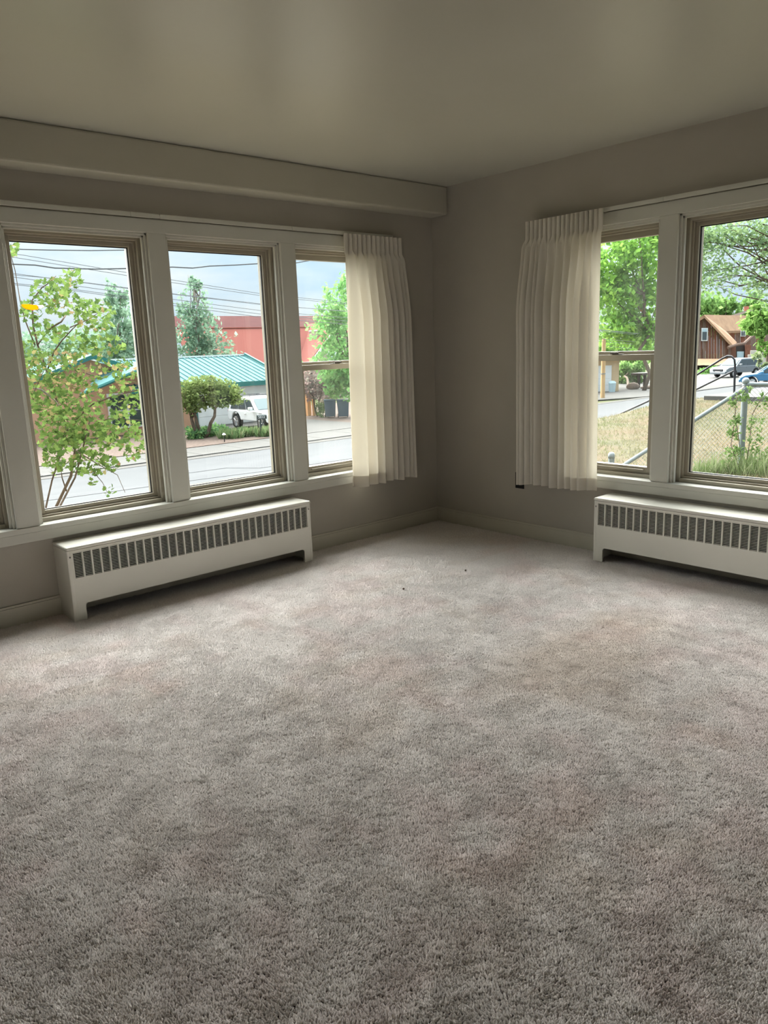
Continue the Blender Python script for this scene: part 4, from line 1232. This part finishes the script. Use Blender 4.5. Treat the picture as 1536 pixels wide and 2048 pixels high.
def chain_link(label, A, Bp, zA, zB, step=0.055):
    """diamond wire fabric hung between two posts; A, Bp top points, zA, zB bottoms"""
    root = empty('chain_link_mesh', (A.x, A.y, zA), label=label, cat='fence mesh', group='chain-link fabric')
    base = Vector((A.x, A.y, zA))
    L = math.hypot(Bp.x - A.x, Bp.y - A.y); n_ = int(L / step)
    mb = MB()
    def P(u, v):
        t = u / L
        x = A.x + (Bp.x - A.x) * t; y = A.y + (Bp.y - A.y) * t
        lo = zA + (zB - zA) * t; hi = A.z + (Bp.z - A.z) * t
        return Vector((x, y, lo + v)) - base, hi - lo
    top = max(A.z - zA, Bp.z - zB)
    for s in (1, -1):
        for k in range(-int(top / step) - 1, n_ + int(top / step) + 2):
            u0 = k * step; seg = []
            for j in range(0, 41):
                v = top * j / 40; u = u0 + s * v
                if 0 <= u <= L:
                    p, hh = P(u, v)
                    if v <= hh + .03: seg.append(p)
            if len(seg) > 1: mb.tube([seg[0], seg[-1]], .0016, 3, caps=False)
    o = mb.build('wire_fabric', M['galv'], root); tag(o, kind='stuff')
    return root
A_ = at(1484, 778, 9.2); B_ = at(1262, 924, 9.2)
chain_link('sagging chain-link fabric under the sloping rail', A_, B_, G(A_.x, A_.y), G(B_.x, B_.y) - .05)
chain_link('chain-link fabric right of the ball-capped post', rc, rd_, G(rc.x, rc.y), G(rd_.x, rd_.y))

# concrete landing and black handrail of the steps down to the street
ld = on_z(1423, 786, .0)
pl = empty('step_landing', (14.0, 3.4, -.12), label='low concrete landing at the head of the outdoor steps', cat='landing')
MB().box(-.75, 2.4, -1.0, .9, -.3, .10).build('slab', M['concrete'], pl, bevel=0.01)
for k in range(6):
    z = -.06 - .30 * k
    MB().box(-.5, .9, .9 + .5 * k, 1.45 + .5 * k, z - .5, z).build('step', M['concrete'], pl, bevel=0.01)
hx = 14.15
def hp(px, py): return on_x(px, py, hx)
hr = empty('handrail', (hx, 4.2, -.02), label='black steel handrail with a curved top beside the outdoor steps', cat='handrail')
ho = Vector((hx, 4.2, -.02))
crv = [hp(1200, 846), hp(1236, 830), hp(1295, 803), hp(1390, 752), hp(1445, 717), hp(1455, 712), hp(1463, 713), hp(1469, 719), hp(1470, 730)]
MB().tube([p - ho for p in crv], .024, 8).build('top_rail', M['black_steel'], hr, smooth=True)
MB().tube([hp(1300, 828) - ho, hp(1390, 780) - ho, hp(1469, 741) - ho], .022, 8).build('lower_rail', M['black_steel'], hr)
MB().tube([hp(1470, 728) - ho, hp(1468, 797) - ho], .026, 8).build('post', M['black_steel'], hr)
MB().tube([hp(1236, 831) - ho, hp(1236, 852) - ho], .022, 8).build('post', M['black_steel'], hr)

# dry grass on the lawn
def lawn_grass():
    R_ = np.random.default_rng(5); n_ = 60000
    x = R_.uniform(.5, 17, n_) ** 1.0; y = R_.uniform(-6, 5.2, n_)
    P_ = np.stack([x, y, np.zeros(n_)], 1) - CAM_C
    q = P_ @ CAM_F; px = 768 + FPX * (P_ @ CAM_R) / q
    k = (q > 1) & (px > 1080) & (px < 1640) & ~((x > 13.1) & (y > 2.3) & (y < 4.6)); x, y = x[k], y[k]; n_ = len(x)
    z = np.array([G(a, b_) for a, b_ in zip(x, y)])
    b0 = np.stack([x, y, z], 1); h = R_.uniform(.02, .065, n_)
    tip = b0 + np.stack([R_.normal(0, .6, n_) * h, R_.normal(0, .6, n_) * h, h], 1)
    a = R_.random(n_) * 6.283; w = np.stack([np.cos(a), np.sin(a), 0 * a], 1) * .006
    v = np.stack([b0 - w, b0 + w, tip], 1)
    f1 = lattice(64, 9)
    g = np.clip((f1(x + 40, y + 40, 1.1) - .45) * 3, 0, 1)[:, None]
    straw = np.array([(.21, .18, .105), (.25, .215, .13), (.17, .16, .085)])[R_.integers(0, 3, n_)]
    green = np.array([(.10, .145, .05), (.14, .175, .07)])[R_.integers(0, 2, n_)]
    c = (straw * (1 - .55 * g) + green * .55 * g) * R_.uniform(.7, 1.25, n_)[:, None]
    o = bpy.data.objects.new('lawn_grass', leaf_mesh('lawn_grass', v, c, M['leaf'])); COL.objects.link(o)
    tag(o, 'short dry straw-coloured grass covering the sloping lawn', 'grass', kind='stuff')
lawn_grass()

# weeds and vine by the fence
wd = [(1400, 948, .16, .24, 'low weed tuft at the lower left corner of the big right-hand window'), (1432, 946, .18, .34, 'weed tuft left of the ball-capped post'), (1462, 948, .2, .42, 'taller weed tuft just left of the ball-capped post'),
      (1512, 952, .2, .44, 'taller weed tuft just right of the ball-capped post'), (1534, 950, .2, .5, 'weed tuft at the right edge of the photo')]
for i, (px, py, r, h, lab) in enumerate(wd):
    p = on_z(px, py, -.28); p.z = G(p.x, p.y)
    clump('weed_tuft', lab, p, r * 1.3, h * .62, 170, [(.12, .17, .06), (.16, .21, .09), (.20, .23, .12)], 500 + i, .010, 'weeds along the fence')
vb = at(1484, 925, 9.05); vb.z = G(vb.x, vb.y)
vine = empty('fence_vine', vb, label='green vine climbing beside the ball-capped fence post', cat='vine')
for i, pp in enumerate([[(1484, 945), (1478, 880), (1470, 830), (1474, 790), (1490, 772)], [(1490, 945), (1500, 880), (1504, 830), (1520, 800), (1536, 785)], [(1480, 940), (1462, 890), (1468, 850)]]):
    MB().tube([at(px, py, 9.05) - vb for px, py in pp], .005, 5).build('stem', M['bark'], vine, smooth=True)
foliage(vine, [(tuple(at(px, py, 9.05) - vb), (r * .006, r * .006, r * .006), int(n_ * 1.7)) for px, py, r, n_ in [(1474, 800, 20, 70), (1470, 835, 18, 60), (1466, 870, 20, 60), (1500, 790, 16, 45), (1508, 840, 22, 60), (1530, 800, 18, 50), (1490, 900, 26, 80), (1470, 915, 28, 90), (1520, 900, 24, 70)]],
        .022, [(.13, .20, .07), (.17, .25, .09), (.10, .16, .05)], 520)

# tan garage and utility pole across the street
vdir = Vector((ray(1215, 760)[0], ray(1215, 760)[1], 0)).normalized()
gp = on_z(1237, 783, ZG)
tg = empty('tan_garage', gp, math.atan2(-vdir.x, vdir.y) + math.radians(12), 'tan garage with a white door behind the utility pole', 'garage')
MB().box(-7, 0, 0, 6, 0, 2.35).build('wall', M['tan_wall'], tg)
tgd = MB().box(-4.6, -.56, -.06, 0, 0, 1.95).build('door', M['white_paint'], tg)
for k in range(4): MB().box(-4.55, -.60, -.09, -.06, .03 + k * .48, .48 + k * .48).build('door_panel', M['white_paint'], tgd, bevel=.01)
MB().box(-.30, -.05, -.22, 0, 0, .75).build('pilaster', M['tan_wall'], tg, bevel=.02)
MB().box(-7.5, .75, -.75, 6.5, 2.35, 2.52).build('eave', M['white_paint'], tg)
MB().prism([(-7.5, -.75, 2.52), (.75, -.75, 2.52), (-3.4, -.75, 3.3)], (0, 7.2, 0)).build('roof', M['tan_wall'], tg)
pp = on_z(1205, 797, ZG)
up = empty('utility_pole', pp, label='yellowish wooden utility pole in front of the tan garage', cat='pole')
MB().lathe([(.15, 0), (.13, 3.2), (.12, 3.9)], (0, 0, 0), 12).build('shaft', M['wood_post'], up)
MB().lathe([(.16, 1.6), (.16, 1.66)], (0, 0, 0), 12).build('band', M['galv'], up)
p = on_z(1224, 784, ZG + .04)
bn = empty('pale_bin', p, label='pale blue bin standing against the white garage door', cat='bin')
MB().lathe([(.22, 0), (.27, .62)], (0, 0, 0), 14).build('body', M['pale_blue'], bn)
MB().lathe([(.285, .62), (.285, .66), (.20, .78), (.05, .82)], (0, 0, 0), 14).build('lid', M['pale_blue'], bn)
p = on_z(1266, 778, ZG + .04)
for i, (dx, sc_, lab) in enumerate([(0, .5, 'rounded dark boulder beside the tan garage drive'), (1.6, .42, 'reddish flat boulder right of the dark boulder')]):
    bo = MB().lathe([(.3, 0), (1.0, .25), (1.02, .6), (.7, .95), (.2, 1.1)], (0, 0, 0), 9).build('boulder', M['boulder'] if i == 0 else M['gravel'], smooth=True)
    bo.location = p + Vector((dx * .7, -dx * .6, -.05)); bo.scale = (sc_ * (1 + i), sc_ * (1 + i), sc_ * (1 - .4 * i)); tag(bo, lab, 'boulder', 'boulders by the drive')
p = on_z(1283, 774, ZG + .04)
fd = empty('timber_stand', p, label='dark timber stand with a small flat roof beyond the boulders', cat='stand')
for dx in (-.45, .45): MB().box(dx - .09, dx + .09, -.09, .09, 0, .95).build('leg', M['shadow_wood'], fd)
MB().box(-.8, .8, -.5, .5, .95, 1.12).build('roof_board', M['shadow_wood'], fd, bevel=.02)

# green masses behind
gpx = lambda px, py, q: tuple(at(px, py, q))
tree('hedge_shrub', 'dark green bushy shrub right of the tan garage', 'shrub', (*on_z(1255, 775, ZG)[:2], ZG), [blob(1250, 748, 66, 20, 26, 900), blob(1275, 745, 66, 18, 24, 700)], .22, GREEN, 41, .12, None, 3)
q_ = 58
b = on_z(1288, 782, ZG)
tree('box_elder_tree', 'broad bright green tree filling the right double-hung window, brown trunk', 'tree', (b.x, b.y, ZG),
     [blob(1262, 500, q_, 62, 46, 1500), blob(1230, 590, q_, 52, 60, 1500), blob(1300, 580, q_, 40, 60, 1100), blob(1240, 660, q_, 50, 38, 1000), blob(1285, 670, q_, 36, 40, 700), blob(1190, 540, q_, 40, 70, 700), blob(1310, 470, q_, 30, 30, 400)],
     .26, LIME, 42, .17, gpx(1287, 560, q_), 14)
tree('reed_hedge', 'pale upright green hedge behind the tan garage roof', 'hedge', (*on_z(1250, 768, ZG)[:2], ZG), [blob(1215, 705, 78, 40, 28, 900), blob(1275, 702, 78, 40, 28, 900)], .30, LIME, 43, .1, None, 2)
q_ = 40
b = at(1640, 780, q_)
tree('locust_tree', 'airy tall tree with thin branches across the top of the big right-hand window', 'tree', (b.x, b.y, ZG),
     [blob(1420, 480, q_, 52, 42, 950), blob(1480, 470, q_, 52, 38, 800), blob(1540, 480, q_, 52, 52, 850), blob(1400, 545, q_, 38, 40, 430), blob(1460, 550, q_, 48, 34, 430), blob(1530, 565, q_, 48, 44, 600), blob(1380, 470, q_, 30, 50, 400)],
     .125, [(.19, .28, .14), (.24, .34, .17), (.29, .40, .18), (.16, .24, .13)], 44, .16, gpx(1600, 480, q_), 34, clump=.5)
q_ = 100
for i, (px, py, r, lab) in enumerate([(1405, 610, 34, 'green tree just behind the left end of the brown house roof'), (1450, 622, 26, 'small green tree behind the middle of the brown house roof'), (1360, 620, 30, 'green tree hidden mostly behind the window post, left of the brown house'), (1505, 618, 26, 'dark tree behind the brick chimney')]):
    q_ = 98 + 8 * i
    b = at(px, 745, q_); tree('backdrop_tree', lab, 'tree', (b.x, b.y, ZG), [blob(px, py, q_, r, 32, 700), blob(px, py + 35, q_, r, 24, 450)], .42, GREEN, 45 + i, .25, None, 3, group='trees behind the brown house')
q_ = 62
b = at(1530, 770, q_)
tree('ash_tree', 'light green tree overhanging the right side of the brown house', 'tree', (b.x, b.y, ZG), [blob(1515, 648, q_, 30, 24, 620), blob(1545, 640, q_, 36, 34, 700), blob(1530, 690, q_, 18, 26, 200), blob(1510, 625, q_, 18, 14, 160)], .26, [(.20, .34, .09), (.26, .40, .12), (.16, .28, .07)], 50, .16, gpx(1545, 650, q_), 8)
b = at(1520, 745, 58)
tree('sapling', 'thin pale-leaved sapling in front of the pale wall', 'tree', (b.x, b.y, ZG), [blob(1516, 712, 58, 10, 14, 60), blob(1524, 730, 58, 9, 9, 40)], .22, [(.34, .38, .22), (.26, .32, .15)], 51, .05, None, 3)

# brown house
bq = 86
bh_o = at(1410, 745, bq); bh_o.z = ZG
bh = empty('brown_house', bh_o, label='brown board-sided house with an orange shake roof at the top of the drive', cat='house')
def bp(px, py, q): return at(px, py, q) - bh_o
back = Vector((vdir.x, vdir.y, 0))
back = Vector((ray(1430, 700)[0], ray(1430, 700)[1], 0)).normalized()
x0_ = 1372.0
i = 0
while x0_ < 1464:                                    # vertical siding boards, each its own piece
    x1_ = min(x0_ + 5.6, 1464.5)
    ty = lambda x: 634 + (1409 - x) * .62 if x < 1409 else 634 + (x - 1409) * 1.0
    top0, top1 = ty(x0_ + .2), ty(x1_ - .2)
    dq = bq + .05 * (i % 3)
    pts = [bp(x0_ + .15, 722, dq), bp(x1_ - .15, 722, dq), bp(x1_ - .15, top1, dq)]
    if x0_ < 1409 < x1_: pts.append(bp(1409, 634, dq))
    pts.append(bp(x0_ + .15, top0, dq))
    MB().prism(pts, back * .3).build('siding_board', M['sidings'][(i * 7 + i // 3) % 3], bh)
    x0_ = x1_; i += 1
# main roof plane, right of the gable, and the far slope on the left
MB().prism([bp(1408, 629.5, bq - .6), bp(1497, 631, bq + 6), bp(1483, 661, bq + 3.5), bp(1452, 662, bq + 1.2), bp(1474, 685, bq + .6), bp(1464, 691, bq - .6)], Vector((0, 0, -.25))).build('roof', M['shake'], bh)
MB().prism([bp(1408, 629.5, bq - .6), bp(1412, 634, bq - .6), bp(1370, 660, bq - .6), bp(1368, 655, bq - .6)], back * 3).build('roof', M['shake'], bh)
MB().prism([bp(1409, 631, bq - .7), bp(1409, 636, bq - .7), bp(1462, 692, bq - .7), bp(1466, 690, bq - .7)], back * .15).build('rake_board', M['shake'], bh)
MB().prism([bp(1372, 718, bq - 1.4), bp(1462, 718, bq - 1.4), bp(1472, 722, bq - 2.2), bp(1452, 729, bq - 2.6), bp(1372, 731, bq - 2.6)], back * 1.0).build('skirt_roof', M['shake'], bh)
MB().prism([bp(1372, 731, bq - 1), bp(1440, 731, bq - 1), bp(1440, 746, bq - 1), bp(1372, 748, bq - 1)], back * .5).build('underside_shade', M['shadow_wood'], bh)  # dark underside of the skirt roof, shade put into the colour
wdw = MB().prism([bp(1403, 656, bq - .25), bp(1416, 656, bq - .25), bp(1415, 682, bq - .25), bp(1402.5, 682, bq - .25)], back * .2).build('gable_window', M['white_paint'], bh)
MB().prism([bp(1405, 664, bq - .32), bp(1414, 664, bq - .32), bp(1413.4, 680, bq - .32), bp(1404.6, 680, bq - .32)], back * .05).build('pane', M['car_glass'], wdw)
MB().prism([bp(1405, 658, bq - .32), bp(1414, 658, bq - .32), bp(1414, 663.5, bq - .32), bp(1405, 663.5, bq - .32)], back * .05).build('pane', M['pale_blue'], wdw)
xx = 1450.0
for i in range(9):                                   # boards of the wing on the right
    w_ = 10.2
    t0, b0_ = (661, 712) if xx < 1495 else (664, 701)
    MB().prism([bp(xx + .2, t0, bq + 3.6), bp(xx + w_ - .2, t0, bq + 3.6), bp(xx + w_ - .2, b0_, bq + 3.6), bp(xx + .2, b0_, bq + 3.6)], back * .3).build('siding_board', M['sidings'][(i * 5 + 1) % 3], bh)
    xx += w_
w2 = MB().prism([bp(1481, 661, bq + 3.3), bp(1492, 661, bq + 3.3), bp(1491, 673, bq + 3.3), bp(1481, 673, bq + 3.3)], back * .2).build('dormer_window', M['white_paint'], bh)
MB().prism([bp(1483, 662.5, bq + 3.2), bp(1485.8, 662.5, bq + 3.2), bp(1485.8, 671.5, bq + 3.2), bp(1483, 671.5, bq + 3.2)], back * .08).build('pane', M['car_glass'], w2)
MB().prism([bp(1487, 662.5, bq + 3.2), bp(1490, 662.5, bq + 3.2), bp(1490, 671.5, bq + 3.2), bp(1487, 671.5, bq + 3.2)], back * .08).build('pane', M['car_glass'], w2)
MB().prism([bp(1472, 690, bq + 1.6), bp(1491, 690, bq + 1.6), bp(1490, 722, bq + 1.6), bp(1472, 724, bq + 1.6)], back * .3).build('entry_shade_panel', M['shadow_wood'], bh)  # flat near-black panel painting the shade of the entry
MB().prism([bp(1474, 703, bq + 1.4), bp(1488, 703, bq + 1.4), bp(1487, 720, bq + 1.4), bp(1474, 721, bq + 1.4)], back * .1).build('entry_glass', M['pale_blue'], bh)
for k, (xa, xb) in enumerate(((1463, 1472), (1490, 1502))):
    MB().prism([bp(xa, 690, bq + 1.2), bp(xb, 690, bq + 1.2), bp(xb, 728, bq + 1.2), bp(xa, 726, bq + 1.2)], back * .4).build('siding_board', M['sidings'][k], bh)
MB().tube([bp(1456, 695, bq - 1), bp(1472, 690, bq - .6), bp(1488, 687, bq - .2), bp(1500, 676, bq + 1), bp(1510, 668, bq + 2)], .16, 6).build('entry_canopy', M['sidings'][2], bh)
MB().prism([bp(1488, 613, bq + 7), bp(1498, 612, bq + 7), bp(1498, 622, bq + 7), bp(1488, 622, bq + 7)], back * .8).build('chimney', M['brick'], bh)
MB().prism([bp(1462, 630.5, bq + 6), bp(1506, 617, bq + 6), bp(1507, 619.5, bq + 6), bp(1475, 632, bq + 6)], back * 2).build('upper_eave', M['taupe_wall'], bh)

# pale retaining wall, bank, cars in front of the brown house
w0 = at(1502, 722, 80)
rw = empty('retaining_wall', (w0.x, w0.y, ZG), label='pale block retaining wall right of the brown house', cat='wall')
wo = Vector((w0.x, w0.y, ZG))
rowp = [(701, 709), (709.3, 717), (717.3, 725), (725.3, 733), (733.3, 744)]
for j, (ya, yb) in enumerate(rowp):
    for k in range(4):
        xa = 1501 + k * 12 - (j % 2) * 5; xb = xa + 11.6
        MB().prism([at(xa, ya, 80) - wo, at(xb, ya, 80) - wo, at(xb, yb, 80) - wo, at(xa, yb, 80) - wo], back * .5).build('block', M['pale_wall'], rw)
bkp = at(1405, 752, 78); bkp.z = ZG
bk = empty('grass_bank', bkp, label='grassy bank below the skirt roof of the brown house', cat='grass bank')
MB().prism([at(1370, 760, 76) - bkp, at(1442, 752, 76) - bkp, at(1443, 742, 82) - bkp, at(1424, 733, 83) - bkp, at(1370, 745, 83) - bkp], Vector((0, 0, -.6))).build('soil', M['field'], bk)
foliage(bk, [(tuple(at(px, py, 78) - bkp), (1.1, 1.1, .35), 220) for px, py in ((1385, 752), (1402, 749), (1418, 745), (1434, 744), (1424, 738))], .20, [(.16, .30, .09), (.22, .36, .12)], 60)
cp = on_z(1472, 753, ZG + .05)
car('minivan', 'silver minivan parked in front of the brown house', (cp.x, cp.y, ZG + .05), math.atan2(-back.y, -back.x) - math.radians(40), M['car_silver'], 4.9, 1.9, 1.65, suv=False, rack=False)
cb = on_z(1540, 771, ZG + .03)
car('hatchback', 'blue car cut off by the right edge of the photo', (cb.x, cb.y, ZG + .03), math.atan2(back.x, -back.y) + math.radians(0), M['car_blue'], 4.2, 1.8, 1.5, suv=False, rack=False)

# ---- two dark crumbs lying on the carpet
for (px, py, lab) in ((807, 1178, 'dark crumb on the carpet, the one nearer the camera'), (931, 1141, 'dark crumb on the carpet, the one nearer the corner')):
    p = on_z(px, py, .011)
    c = MB().lathe([(.003, -.004), (.008, 0), (.009, .004), (.003, .008)], (0, 0, 0), 7).build('crumb', M['bark'], smooth=True)
    c.location = p; c.scale = (1.3, .7, .8); c.rotation_euler = (0, 0, .6)
    tag(c, lab, 'crumb', 'crumbs on the carpet')
